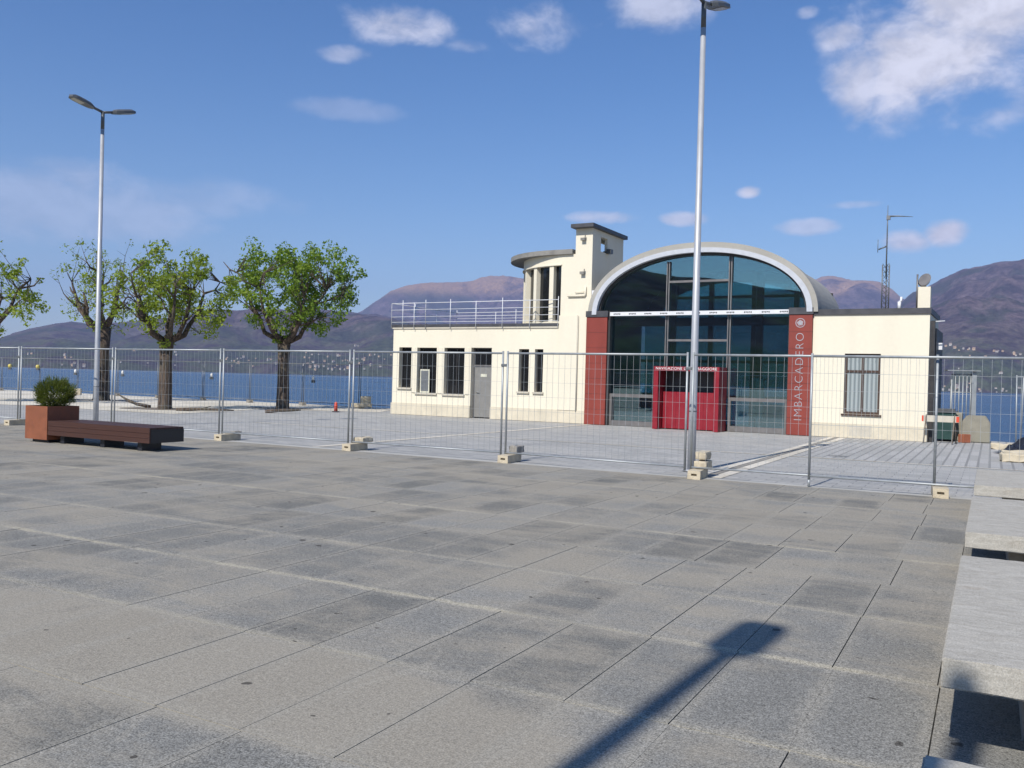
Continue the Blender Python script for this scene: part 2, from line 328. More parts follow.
def mat_glass():
    m, t, b = newmat('hall_glass')
    t.n.remove(b)
    tr = t.node('ShaderNodeBsdfTransparent'); tr.inputs[0].default_value = (0.50, 0.74, 0.76, 1)
    gl = t.node('ShaderNodeBsdfGlossy'); gl.inputs['Color'].default_value = (0.75, 0.92, 0.95, 1); gl.inputs['Roughness'].default_value = 0.01
    fr = t.node('ShaderNodeFresnel'); fr.inputs[0].default_value = 1.55
    f = t.m('ADD', t.m('MULTIPLY', fr.outputs[0], 1.4), 0.15, clamp=True)
    mx = t.node('ShaderNodeMixShader'); t.put(mx.inputs[0], f); t.l.new(tr.outputs[0], mx.inputs[1]); t.l.new(gl.outputs[0], mx.inputs[2])
    t.l.new(mx.outputs[0], t.n['Material Output'].inputs[0])
    m2, t2, b2 = newmat('window_glass')
    b2.inputs['Base Color'].default_value = (0.012, 0.013, 0.015, 1); b2.inputs['Roughness'].default_value = 0.04; b2.inputs['IOR'].default_value = 1.5
    m3, t3, b3 = newmat('curtain')
    tc = t3.node('ShaderNodeTexCoord').outputs['Object']
    wv = t3.node('ShaderNodeTexWave'); wv.bands_direction = 'X'; t3.put(wv.inputs['Vector'], tc); wv.inputs['Scale'].default_value = 2.6; wv.inputs['Distortion'].default_value = 0.4
    t3.put(b3.inputs['Base Color'], t3.mix(wv.outputs[1], (0.17, 0.20, 0.21, 1), (0.36, 0.40, 0.40, 1))); b3.inputs['Roughness'].default_value = 0.25
mat_glass()

# ------------------------------------------------------------------ mesh helpers
def tag(o, label=None, cat=None, group=None, kind=None):
    if label: o['label'] = label
    if cat: o['category'] = cat
    if group: o['group'] = group
    if kind: o['kind'] = kind
    return o
def empty(name, loc=(0, 0, 0), rz=0.0):
    o = bpy.data.objects.new(name, None); COL.objects.link(o); o.location = loc; o.rotation_euler = (0, 0, rz); o.empty_display_size = 0.2
    return o
def kids(o): return [c for c in bpy.data.objects if c.parent == o]
def copy_tree(o, loc=None, rz=None, parent=None):
    c = o.copy(); COL.objects.link(c)
    if parent: c.parent = parent
    if loc is not None: c.location = loc
    if rz is not None: c.rotation_euler = (0, 0, rz)
    for k in kids(o): copy_tree(k, parent=c)
    return c

class MB:
    def __init__(s): s.bm = bmesh.new(); s.mi = 0; s.tints = None
    def face(s, pts, mi=None):
        f = s.bm.faces.new([s.bm.verts.new(p) for p in pts]); f.material_index = s.mi if mi is None else mi
        return f
    def box(s, x0, x1, y0, y1, z0, z1, M=None, mi=None, bev=0.0):
        P = [Vector((x, y, z)) for z in (z0, z1) for (x, y) in ((x0, y0), (x1, y0), (x1, y1), (x0, y1))]
        if M is not None: P = [M @ p for p in P]
        v = [s.bm.verts.new(p) for p in P]; fs = []
        for q in ((3, 2, 1, 0), (4, 5, 6, 7), (0, 1, 5, 4), (1, 2, 6, 5), (2, 3, 7, 6), (3, 0, 4, 7)):
            f = s.bm.faces.new([v[i] for i in q]); f.material_index = s.mi if mi is None else mi; fs.append(f)
        if bev:
            es = list({e for f in fs for e in f.edges})
            bmesh.ops.bevel(s.bm, geom=es, offset=bev, segments=2, affect='EDGES', profile=0.5)
        return s
    def tube(s, pts, rad, n=8, mi=None, caps=True):
        pts = [Vector(p) for p in pts]
        if not isinstance(rad, (list, tuple)): rad = [rad] * len(pts)
        rings = []; prev = None
        for i, p in enumerate(pts):
            d = (pts[min(i + 1, len(pts) - 1)] - pts[max(i - 1, 0)]).normalized()
            a = prev if prev is not None else (Vector((1, 0, 0)) if abs(d.x) < 0.9 else Vector((0, 1, 0)))
            a = (a - d * a.dot(d)).normalized(); prev = a; bb = d.cross(a)
            rings.append([s.bm.verts.new(p + (a * math.cos(2 * PI * k / n) + bb * math.sin(2 * PI * k / n)) * rad[i]) for k in range(n)])
        for r0, r1 in zip(rings, rings[1:]):
            for k in range(n):
                f = s.bm.faces.new((r0[k], r0[(k + 1) % n], r1[(k + 1) % n], r1[k])); f.smooth = n > 5; f.material_index = s.mi if mi is None else mi
        if caps:
            for r, rv in ((rings[0], True), (rings[-1], False)):
                f = s.bm.faces.new(r[::-1] if rv else r); f.material_index = s.mi if mi is None else mi
        return s
    def prism(s, poly, z0, z1, M=None, mi=None):
        """poly in xy, extruded in z (counter-clockwise)"""
        f_ = (lambda p: M @ Vector(p)) if M is not None else Vector
        a = [s.bm.verts.new(f_((x, y, z0))) for x, y in poly]; b = [s.bm.verts.new(f_((x, y, z1))) for x, y in poly]
        n = len(poly); m_ = s.mi if mi is None else mi
        fs = [s.bm.faces.new(a[::-1]), s.bm.faces.new(b)] + [s.bm.faces.new((a[i], a[(i + 1) % n], b[(i + 1) % n], b[i])) for i in range(n)]
        for f in fs: f.material_index = m_
        return s
    def band(s, inner, outer, y0, y1, mi=None, closed=False):
        """two matching outlines in xz, filled between and extruded along y"""
        n = len(inner); m_ = s.mi if mi is None else mi
        V = [[s.bm.verts.new((x, y, z)) for x, z in L] for L in (inner, outer) for y in (y0, y1)]
        i0, i1, o0, o1 = V
        rng = range(n if closed else n - 1)
        for k in rng:
            j = (k + 1) % n
            for q in ((i0[k], i0[j], o0[j], o0[k]), (i1[j], i1[k], o1[k], o1[j]), (o0[k], o0[j], o1[j], o1[k]), (i0[j], i0[k], i1[k], i1[j])):
                f = s.bm.faces.new(q); f.material_index = m_
        if not closed:
            for k in (0, n - 1):
                f = s.bm.faces.new((i0[k], o0[k], o1[k], i1[k])); f.material_index = m_
        return s
    def cells(s, xs, ys, zs, solid, mi=None):
        """faces of a block world given by cell edges; solid(x, y, z) is asked at cell centres"""
        xs, ys, zs = sorted(set(xs)), sorted(set(ys)), sorted(set(zs)); vc = {}
        def V(i, j, k):
            if (i, j, k) not in vc: vc[i, j, k] = s.bm.verts.new((xs[i], ys[j], zs[k]))
            return vc[i, j, k]
        nx, ny, nz = len(xs) - 1, len(ys) - 1, len(zs) - 1
        def sol(i, j, k):
            if not (0 <= i < nx and 0 <= j < ny and 0 <= k < nz): return False
            return solid((xs[i] + xs[i + 1]) / 2, (ys[j] + ys[j + 1]) / 2, (zs[k] + zs[k + 1]) / 2)
        for i in range(nx):
            for j in range(ny):
                for k in range(nz):
                    if not sol(i, j, k): continue
                    for (d, q) in (((-1, 0, 0), ((0, 0, 0), (0, 0, 1), (0, 1, 1), (0, 1, 0))), ((1, 0, 0), ((1, 0, 0), (1, 1, 0), (1, 1, 1), (1, 0, 1))),
                                   ((0, -1, 0), ((0, 0, 0), (1, 0, 0), (1, 0, 1), (0, 0, 1))), ((0, 1, 0), ((0, 1, 0), (0, 1, 1), (1, 1, 1), (1, 1, 0))),
                                   ((0, 0, -1), ((0, 0, 0), (0, 1, 0), (1, 1, 0), (1, 0, 0))), ((0, 0, 1), ((0, 0, 1), (1, 0, 1), (1, 1, 1), (0, 1, 1)))):
                        if not sol(i + d[0], j + d[1], k + d[2]):
                            f = s.bm.faces.new([V(i + a, j + b_, k + c) for a, b_, c in q]); f.material_index = s.mi if mi is None else mi
        return s
    def build(s, name, mats, parent=None, smooth=False, recalc=True):
        if recalc: bmesh.ops.recalc_face_normals(s.bm, faces=s.bm.faces)
        me = bpy.data.meshes.new(name); s.bm.to_mesh(me); s.bm.free()
        for m_ in (mats if isinstance(mats, (list, tuple)) else [mats]): me.materials.append(MATS[m_])
        if smooth:
            for p in me.polygons: p.use_smooth = True
        o = bpy.data.objects.new(name, me); COL.objects.link(o)
        if parent: o.parent = parent
        return o

def text_mesh(name, body, size, mat, parent, M, depth=0.004, width=None, spacing=1.0, off=0.0):
    c = bpy.data.curves.new(name, 'FONT'); c.body = body; c.size = size; c.extrude = depth; c.align_x = 'CENTER'; c.align_y = 'CENTER'; c.space_character = spacing; c.offset = off
    o = bpy.data.objects.new(name, c); COL.objects.link(o)
    bpy.context.view_layer.update()
    me = bpy.data.meshes.new_from_object(o.evaluated_get(bpy.context.evaluated_depsgraph_get()))
    bpy.data.objects.remove(o)
    if width:
        xs = [v.co.x for v in me.vertices]; k = width / (max(xs) - min(xs)); me.transform(Matrix.Diagonal((k, 1, 1, 1)))
    me.transform(M); me.materials.clear(); me.materials.append(MATS[mat])
    r = bpy.data.objects.new(name, me); COL.objects.link(r); r.parent = parent
    return r

# ------------------------------------------------------------------ ground
GRID = -R(28.6)
E1 = Vector((math.cos(R(28.6)), -math.sin(R(28.6)), 0)); E2 = Vector((math.sin(R(28.6)), math.cos(R(28.6)), 0))
def gw(a, b, z=0.0): return E1 * a + E2 * b + Vector((0, 0, z))      # grid coordinates to world
def wg(x, y): p = Vector((x, y, 0)); return (p.dot(E1), p.dot(E2))
# quay block: the paved land and its wall down into the lake
quay = [(-90, -120), (110, -120), (110, -12), (17.5, 24.6), (13.2, 28.2), (10.2, 33.0), (-5.0, 41.0), (-28.0, 53.6), (-70.0, 76.0), (-140.0, 90.0), (-140, -120)][::-1]
mb = MB(); mb.prism(quay, -4.0, -0.024); q = mb.build('quay', 'block_concrete'); tag(q, kind='structure')
# stone slabs of the square
rows = [-3.35, -2.1, -0.98, 0.25, 1.48, 2.70, 3.74, 4.97, 6.19, 7.30, 8.46, 9.62, 10.70, 11.75, 12.75, 13.72]
rows = [-3.35 - 1.2 * k for k in range(14, 0, -1)] + rows
bm = bmesh.new(); lay = bm.faces.layers.float.new('tintf'); uvl = bm.loops.layers.uv.new('slab'); rnd = random.Random(3)
tints = []
for ri in range(len(rows) - 1):
    y0, y1 = rows[ri], rows[ri + 1]
    rowt = rnd.uniform(-0.08, 0.08); rdx = rnd.uniform(-0.035, 0.035); vis = [rnd.random() < 0.74 for _ in range(140)]
    if abs(y0 - 1.48) < 0.01: rowt = -0.15
    vy = vy2 if ri else [rnd.random() < 0.5 for _ in range(140)]; vy2 = [rnd.random() < (0.9 if abs(y1 - 2.70) < 0.01 else 0.62) for _ in range(140)]
    for k in range(-78, 50):
        x0 = -0.17 + rdx + 0.51 * k; x1 = x0 + 0.51
        g = g2_ = 0; gy = 0.0004 + 0.0016 * rnd.random() ** 2; zt = rnd.uniform(-0.0012, 0.0012); j = 0.0006
        ya = 0.0028 if vy[k + 78] else 0.0004; yb = 0.0028 if vy2[k + 78] else 0.0004
        gl = 0.0031 if vis[k + 78] else 0.0003; gr = 0.0031 if vis[k + 79] else 0.0003
        c = [(x0 + gl, y0 + ya), (x1 - gr, y0 + ya), (x1 - gr, y1 - yb), (x0 + gl, y1 - yb)]
        c = [(a + rnd.uniform(-j, j), b + rnd.uniform(-j, j)) for a, b in c]
        top = [bm.verts.new((a, b, zt)) for a, b in c]; bot = [bm.verts.new((a, b, -0.011)) for a, b in c]
        tt = min(1, max(0, 0.5 + rowt + rnd.gauss(0, 0.20)))
        for f in [bm.faces.new(top)] + [bm.faces.new((bot[i], bot[(i + 1) % 4], top[(i + 1) % 4], top[i])) for i in range(4)]:
            f[lay] = tt
            if len(set(v_.co.z for v_ in f.verts)) == 1:
                for lp, uv in zip(f.loops, ((0, 0), (1, 0), (1, 1), (0, 1))): lp[uvl].uv = uv
me = bpy.data.meshes.new('stone_paving'); bm.to_mesh(me); bm.free()
at_ = me.attributes.new('tint', 'FLOAT', 'FACE')
src = me.attributes['tintf']; vals = [0.0] * len(me.polygons); src.data.foreach_get('value', vals); at_ = me.attributes['tint']; at_.data.foreach_set('value', vals)
me.materials.append(MATS['granite_paving'])
pav = bpy.data.objects.new('plaza_paving', me); COL.objects.link(pav); pav.rotation_euler = (0, 0, GRID); tag(pav, kind='structure')
def sheet(name, poly, z, mat, grid=True):
    mb = MB(); mb.face([(x, y, 0) for x, y in poly]); o = mb.build(name, mat)
    for p in o.data.polygons:
        if p.normal.z < 0: p.flip()
    o.location.z = z
    if grid: o.rotation_euler = (0, 0, GRID)
    return tag(o, kind='structure')
sheet('joint_bed', [(-41, -21), (26, -21), (26, 13.72), (-41, 13.72)], -0.010, 'joint_fill')
# clip region of quay beyond the square, in world coordinates
sheet('quay_paving', [wg(*p) for p in ((-60, 40), (-60.0, 70.0), (-28, 53.4), (-5.1, 40.8), (10.1, 32.8), (13.1, 28.0), (17.4, 24.4), (30, 17.3), (25, 1.9), (6.6, 12.05), (-31, 32.5))][::-1], -0.012, 'setts')
sheet('kerb_band', [(-41, 13.725), (25, 13.725), (25, 14.02), (-41, 14.02)], -0.006, 'kerb_stone')
sheet('pale_line', [(-19.5, 19.55), (2.2, 19.55), (2.2, 19.66), (-19.5, 19.66)], -0.006, 'pale_gravel')
sheet('pale_line', [(-4.28, 14.03), (-4.12, 14.03), (-4.12, 28.0), (-4.28, 28.0)], -0.0045, 'pale_gravel')
sheet('pale_line', [(-3.98, 14.03), (-3.78, 14.03), (-3.78, 28.0), (-3.98, 28.0)], -0.0045, 'pale_gravel')
sheet('drain_channel', [(-4.10, 14.03), (-4.00, 14.03), (-4.00, 28.0), (-4.10, 28.0)], -0.0045, 'foot_grey')
sheet('pale_line', [(-12.35, 14.03), (-12.15, 14.03), (-12.15, 28.5), (-12.35, 28.5)], -0.0045, 'pale_gravel')
sheet('gravel_ground', [(-60.0, 69.7), (-28, 53.2), (-5.2, 40.7), (-5.4, 36.2), (-10.2, 36.0), (-11.6, 30.2), (-14.6, 31.6), (-17.6, 33.2), (-21, 34.6), (-40, 45)][::-1], -0.004, 'pale_gravel', False)
sheet('ribbed_paving', [(-3.7, 19.67), (3.3, 19.67), (3.3, 29.8), (-1.9, 30.9), (-3.7, 30.9)], -0.0065, 'ribbed_setts')
# worn concrete strip on the right behind the slabs
0 and sheet('concrete_strip', [(-0.9, 14.03), (6, 14.03), (6, 17.6), (-0.9, 17.6)], -0.003, 'foot_grey')
# lake
mb = MB(); mb.face([(-14000, -2000, -1.9), (14000, -2000, -1.9), (14000, 14000, -1.9), (-14000, 14000, -1.9)]); lk = mb.build('lake', 'lake_water'); tag(lk, kind='structure')
if lk.data.polygons[0].normal.z < 0: lk.data.flip_normals()

# ------------------------------------------------------------------ mountains across the lake
def px_az(x, y):   # pixel of the photograph to azimuth and elevation
    u0, v0 = (x - 512) / F, (y - 384) / F
    c, s = math.cos(ROLL), math.sin(ROLL); u = u0 * c + v0 * s; up = -(-u0 * s + v0 * c)
    d = Vector((u, math.cos(PITCH) + up * math.sin(PITCH), -math.sin(PITCH) + up * math.cos(PITCH))).normalized()
    return math.atan2(d.x, d.y), math.asin(d.z)
def profile(pts):
    P = [px_az(*p) for p in pts]
    def f(a):
        if a <= P[0][0]: return P[0][1]
        for (a0, e0), (a1, e1) in zip(P, P[1:]):
            if a <= a1: return e0 + (e1 - e0) * (a - a0) / (a1 - a0)
        return P[-1][1]
    return f
def mountain(name, prof, a0, a1, r0, rr, r2, amp, na, nr, seed):
    bm = bmesh.new(); V = []; ts = [i / nr for i in range(nr + 1)]
    for i in range(na + 1):
        a = a0 + (a1 - a0) * i / na; e = prof(a); col = []
        sh = r0 * (1 + 0.10 * noise.noise(Vector((a * 5, seed, 0))) + 0.03 * noise.noise(Vector((a * 22, seed, 3))))
        for t in ts:
            if t <= 0.72:
                u = t / 0.72; r = sh + (rr - sh) * u
                H = (math.tan(max(e, 0.004)) * rr)
                sp = u ** 0.92
                h = H * sp
                p = Vector((math.sin(a) * r, math.cos(a) * r, 0)) / 1000
                nz = noise.fractal(p * 1.1 + Vector((seed, 0, 0)), 0.9, 2.1, 7) + 0.6 * (1 - abs(noise.noise(p * 0.8 + Vector((0, seed, 2))))*2)
                h += amp * nz * math.sin(min(u, 1) * PI) ** 0.8 * min(1.0, H / 400)
                # keep every lower slope under the line of sight to the ridge
                lim = r * math.tan(max(e, 0.004)) * (0.985 if u < 0.99 else 1)
                h = min(h, lim)
                if u > 0.85: h += 13 * noise.fractal(p * 7, 0.8, 2.0, 5) * (1 if e > 0.02 else 0.3)
                if u == 0: h = -8
                else: h = max(h, 1 + 14 * u)
            else:
                u = (t - 0.72) / 0.28; r = rr + (r2 - rr) * u; h = math.tan(max(e, 0.004)) * rr * (1 - u) ** 1.2 - 8 * u
            col.append(bm.verts.new((math.sin(a) * r, math.cos(a) * r, h - 1.9)))
        V.append(col)
    for i in range(na):
        for k in range(nr):
            f = bm.faces.new((V[i][k], V[i][k + 1], V[i + 1][k + 1], V[i + 1][k])); f.smooth = True
    me = bpy.data.meshes.new(name); bmesh.ops.recalc_face_normals(bm, faces=bm.faces); bm.to_mesh(me); bm.free(); me.materials.append(MATS['hillside'])
    if sum(p.normal.z for p in me.polygons) < 0: me.flip_normals()
    o = bpy.data.objects.new(name, me); COL.objects.link(o)
    return tag(o, kind='structure')
front = profile([(-900, 318), (-500, 322), (-200, 330), (0, 337), (30, 329), (56, 323), (72, 322), (100, 324), (137, 320), (170, 316), (200, 311), (250, 308), (310, 309), (345, 311), (375, 314), (420, 322), (480, 334), (560, 347), (640, 352), (720, 352), (800, 350), (850, 338), (885, 318), (905, 299), (913, 292), (926, 286), (941, 279.5), (962, 268.5), (998, 262), (1024, 258), (1080, 250), (1180, 262), (1300, 255), (1500, 290), (1900, 330)])
back = profile([(-400, 345), (200, 345), (300, 335), (340, 320), (362, 309.5), (375, 301), (392, 290), (407, 283.5), (431, 281), (458, 281), (474, 279), (482, 275.5), (491, 273.5), (513, 275), (540, 279), (580, 284), (640, 292), (700, 296), (760, 292), (795, 285), (814, 279), (822, 275), (830.5, 273.3), (840, 276), (853, 278.5), (868, 279), (881, 281), (892, 288), (901, 296), (930, 310), (1000, 330), (1500, 345)])
M_front = mountain('mountain_range', front, R(-52), R(50), 2500, 5200, 7600, 150, 620, 60, 3.3)
M_back = mountain('mountain_range', back, R(-44), R(46), 5600, 8200, 10500, 220, 460, 44, 8.1)
# dark hills behind the town at the photographer's back (seen mirrored in the hall's glass)
def rear_hill():
    bm = bmesh.new(); V = []; na, nr = 90, 12
    for i in range(na + 1):
        a = R(115) + R(170) * i / na; col = []
        for k in range(nr + 1):
            u = k / nr; r = 260 + 900 * u
            h = (112 + 34 * noise.noise(Vector((a * 4, 0, 0))) + 12 * noise.noise(Vector((a * 17, 1, 0)))) * math.sin(min(u * 1.25, 1) * PI / 2) ** 1.1
            if u > 0.8: h *= (1 - u) / 0.2
            col.append(bm.verts.new((math.sin(a) * r, math.cos(a) * r, h - 0.5)))
        V.append(col)
    for i in range(na):
        for k in range(nr):
            f = bm.faces.new((V[i][k], V[i][k + 1], V[i + 1][k + 1], V[i + 1][k])); f.smooth = True
    me = bpy.data.meshes.new('hill'); bmesh.ops.recalc_face_normals(bm, faces=bm.faces); bm.to_mesh(me); bm.free(); me.materials.append(MATS['hillside'])
    o = bpy.data.objects.new('hill', me); COL.objects.link(o); tag(o, kind='structure')
rear_hill()
mb = MB(); mb.face([(-3000, -3000, -0.03), (3000, -3000, -0.03), (3000, -119, -0.03), (-3000, -119, -0.03)]); g_ = mb.build('ground', 'setts'); tag(g_, kind='structure')

# houses on the far shore, each one standing on the terrain
from mathutils.bvhtree import BVHTree
def bvh(o):
    return BVHTree.FromPolygons([v.co for v in o.data.vertices], [p.vertices for p in o.data.polygons])
BV = [bvh(M_front), bvh(M_back)]
def hit(x, y):
    a, e = px_az(x, y); d = Vector((math.sin(a) * math.cos(e), math.cos(a) * math.cos(e), math.sin(e))); best = None
    for t in BV:
        h = t.ray_cast(Vector((0, 0, EYE)), d)
        if h[0] is not None and (best is None or h[3] < best[1]): best = (h[0], h[3])
    return best
def house_mesh(wm):
    mb = MB(); mb.box(-6, 6, -4.5, 4.5, -3, 5.5, mi=0)
    v = [(-6.4, -4.9, 5.5), (6.4, -4.9, 5.5), (6.4, 4.9, 5.5), (-6.4, 4.9, 5.5)]; r = [(-6.4, 0, 8), (6.4, 0, 8)]
    mb.face([v[0], v[1], r[1], r[0]], 1); mb.face([v[2], v[3], r[0], r[1]], 1); mb.face([v[0], r[0], v[3]], 0); mb.face([v[1], v[2], r[1]], 0)
    for z in (0.6, 3.2):
        for x in (-4, -1.3, 1.3, 4): mb.box(x - 0.5, x + 0.5, -4.56, -4.52, z, z + 1.4, mi=2)
    o = mb.build('house', [wm, 'far_roof', 'window_glass']); me = o.data; bpy.data.objects.remove(o); return me
HM = [house_mesh('far_wall'), house_mesh('far_wall'), house_mesh('far_wall_warm')]
rnd = random.Random(11)
clusters = [((24, 34), (352, 357), 4), ((64, 80), (355, 359), 6), ((128, 142), (350, 354), 5), ((174, 186), (351, 356), 4), ((222, 232), (357, 363), 6), ((232, 286), (359, 368), 22), ((240, 288), (355, 361), 8),
            ((300, 392), (364, 371), 32), ((330, 392), (354, 364), 26), ((306, 320), (352, 356), 6), ((304, 345), (356, 366), 18), ((355, 362), (346, 349), 2), ((60, 210), (362, 367), 16),
            ((942, 970), (384, 391), 10), ((972, 1024), (388, 393), 10), ((945, 952), (344, 347), 3), ((953, 975), (348, 352), 9), ((990, 1004), (349, 354), 6), ((1010, 1024), (353, 357), 6), ((999, 1004), (373, 375), 1), ((958, 1000), (356, 372), 6)]
lab_l = 'small pale house in the far villages across the lake left of the terminal'; lab_r = 'small pale house across the lake right of the terminal'
for (xa, xb), (ya, yb), n in clusters:
    for i in range(max(2, int(n * (0.6 if xa < 600 else 0.8)))):
        x, y = rnd.uniform(xa, xb), rnd.uniform(ya, yb); h = hit(x, y)
        if h is None: continue
        o = bpy.data.objects.new('house', rnd.choice(HM)); COL.objects.link(o); o.location = h[0] + Vector((0, 0, 1.5)); k = rnd.uniform(0.28, 0.62)
        o.scale = (k, k, k * rnd.uniform(0.8, 1.5)); o.rotation_euler = (0, 0, rnd.uniform(-0.9, 0.9))
        left = x < 600
        tag(o, lab_l if left else lab_r, 'house', 'village houses on the left far shore' if left else 'village houses on the right far shore')

# haze over the lake
HZ = 9.5e-5
mb = MB(); mb.box(-9500, 9500, -2500, 11500, -12, 1150); hz = mb.build('haze', 'soil'); tag(hz, 'thin blue haze in the air over the lake', 'haze', kind='stuff')
hm = bpy.data.materials.new('haze_air'); hm.use_nodes = True; t = NT(hm.node_tree)
for n in list(t.n): t.n.remove(n)
pv = t.node('ShaderNodeVolumePrincipled'); pv.inputs['Color'].default_value = (0.49, 0.59, 1.0, 1); pv.inputs['Density'].default_value = HZ
ov = t.node('ShaderNodeOutputMaterial'); t.l.new(pv.outputs[0], ov.inputs['Volume']); hz.data.materials.clear(); hz.data.materials.append(hm)

# ------------------------------------------------------------------ the ferry terminal
TH = R(29.7)
B = empty('ferry_terminal', (2.589, 30.769, 0), -TH)
tag(B, 'cream modernist ferry terminal with arched glass hall, round corner lantern and red panels', 'building')
def P(mb, name, mats, parent=B, **k): return mb.build(name, mats, parent, **k)
# left wing
DL = 4.6
ops_ = [(-8.15, -7.55, 1.05, 2.64), (-7.28, -6.35, 0.87, 2.63), (-6.00, -5.08, 0.86, 2.63), (-4.78, -3.88, 0.0, 2.64), (-2.72, -2.30, 1.05, 2.60), (-2.06, -1.72, 1.05, 2.60)]
def solid_left(x, y, z):
    if y > 0.42 and y < DL - 0.3 and -8.15 < x < -0.3 and z < 3.2: return False
    if y < 0.42:
        for (a, b, c, d) in ops_:
            if a < x < b and c < z < d: return False
    return True
xs = [-8.45, -8.15, -0.3, 0.0] + [v for o_ in ops_ for v in o_[:2]]; zs = [0.45, 3.2, 3.42] + [v for o_ in ops_ for v in o_[2:] if v > 0.46]
mb = MB(); mb.cells(xs, [0, 0.42, DL - 0.3, DL], zs, solid_left)
wl = P(mb, 'wall', 'plaster'); tag(wl, 'cream plaster wall of the low left wing')
mb = MB(); mb.box(-8.49, -4.78, -0.03, 0.30, 0.0, 0.449).box(-3.88, 0.0, -0.03, 0.30, 0, 0.449).box(-8.49, -8.15, 0.302, DL, 0, 0.449)
P(mb, 'plinth', 'plinth')
# raised front bay beside the round lantern, and door step
mb = MB(); mb.cells([-1.10, -0.38, 0.0], [-0.05, -0.002, 0.5], [0.449, 3.42, 3.80], lambda x, y, z: (x < -0.38 and not (y < 0 and x < -1.1)) and not (y > 0 and z < 3.42))
P(mb, 'front_bay', 'plaster')
# roof deck with dark edge
mb = MB(); mb.box(-8.53, -1.14, -0.07, 0.0, 3.44, 3.53).box(-8.53, -8.47, 0.0, DL + 0.1, 3.44, 3.53).box(-8.47, -1.14, 0.0, DL, 3.424, 3.50)
P(mb, 'roof', 'roof_edge')
mb = MB(); mb.box(-8.49, -1.14, -0.04, 0.0, 3.36, 3.438); P(mb, 'cornice', 'sill_stone')
# roof railing
mb = MB()
def rail_run(p0, p1, n, h=4.36, tops=()):
    p0 = Vector(p0); p1 = Vector(p1)
    for z in (3.62, 3.83, 4.10, 4.36):
        mb.tube([p0 + Vector((0, 0, z)), p1 + Vector((0, 0, z))], 0.015 if z > 4.3 else 0.010, 6)
    for i in range(n + 1):
        p = p0.lerp(p1, i / n); mb.tube([p + Vector((0, 0, 3.34)), p + Vector((0, 0, 4.38 + (0.10 if i % 2 else 0)))], 0.014, 6)
rail_run((-8.50, -0.09, 0), (-6.86, -0.09, 0), 3); rail_run((-6.86, -0.09, 0), (-1.12, -0.09, 0), 5)
rail_run((-8.50, -0.09, 0), (-8.50, DL, 0), 3); rail_run((-8.50, DL, 0), (-3.5, DL, 0), 5)
P(mb, 'roof_railing', 'trim_white')
# windows of the left wing
def window(x0, x1, z0, z1, y, parent=B, fr='frame_dark', fw=0.05, mull=(), trans=(), sill=True, glass='window_glass', fd=0.06):
    mb = MB()
    mb.box(x0, x0 + fw, y, y + fd, z0, z1).box(x1 - fw, x1, y, y + fd, z0, z1).box(x0 + fw, x1 - fw, y, y + fd, z0, z0 + fw).box(x0 + fw, x1 - fw, y, y + fd, z1 - fw, z1)
    for m_ in mull: mb.box(m_ - fw / 2, m_ + fw / 2, y - 0.004, y + fd - 0.004, z0 + fw, z1 - fw)
    for m_ in trans: mb.box(x0 + fw, x1 - fw, y + 0.004, y + fd + 0.004, m_ - fw / 2, m_ + fw / 2)
    w_ = P(mb, 'window', fr, parent)
    mb = MB(); mb.box(x0 + fw * 0.6, x1 - fw * 0.6, y + fd * 0.6, y + fd * 0.6 + 0.01, z0 + fw * 0.6, z1 - fw * 0.6); P(mb, 'pane', glass, w_)
    if sill: mb = MB(); mb.box(x0 - 0.05, x1 + 0.05, -0.07, y, z0 - 0.06, z0 - 0.003); P(mb, 'sill', 'sill_stone', w_)
    return w_
for i, (a, b, c, d) in enumerate(ops_):
    if i == 3: continue
    window(a, b, c, d, 0.20, mull=([(a + b) / 2] if i == 2 else []), fw=0.04)
mb = MB(); mb.box(-7.18, -6.74, 0.10, 0.13, 0.88, 1.79, mi=0).box(-7.13, -6.79, 0.09, 0.099, 0.94, 1.73, mi=1)
nb = P(mb, 'notice_board', ['paper', 'galv_dark'])
# round pilasters between the openings
for (a, b) in ((-7.55, -7.28), (-6.35, -6.00), (-5.08, -4.78)):
    mb = MB(); c = (a + b) / 2; hw = (b - a) / 2
    mb.prism([(c + hw * math.cos(t_), 0.10 - 0.10 * 1.35 * math.sin(t_)) for t_ in [PI - PI * k / 12 for k in range(13)]][::-1], 0.87, 2.63); P(mb, 'pilaster', 'plaster', smooth=False)
# grey door with transom
mb = MB(); mb.box(-4.74, -3.92, 0.22, 0.27, 0.03, 1.94); dr = P(mb, 'door', 'door_grey')
mb = MB(); mb.box(-4.78, -4.74, 0.18, 0.28, 0, 2.64).box(-3.92, -3.88, 0.18, 0.28, 0, 2.64).box(-4.74, -3.92, 0.18, 0.28, 1.945, 2.0).box(-4.74, -3.92, 0.18, 0.28, 2.6, 2.64); P(mb, 'door_frame', 'frame_metal', dr)
mb = MB(); mb.box(-4.74, -3.92, 0.23, 0.24, 2.0, 2.6); P(mb, 'transom_pane', 'window_glass', dr)
mb = MB(); mb.tube([(-4.62, 0.16, 0.98), (-4.50, 0.16, 0.98)], 0.012).tube([(-4.62, 0.16, 0.98), (-4.62, 0.23, 0.98)], 0.012); P(mb, 'handle', 'galv', dr)
mb = MB(); mb.box(-4.47, -4.20, 0.212, 0.218, 1.55, 1.66); P(mb, 'door_plate', 'paper', dr)
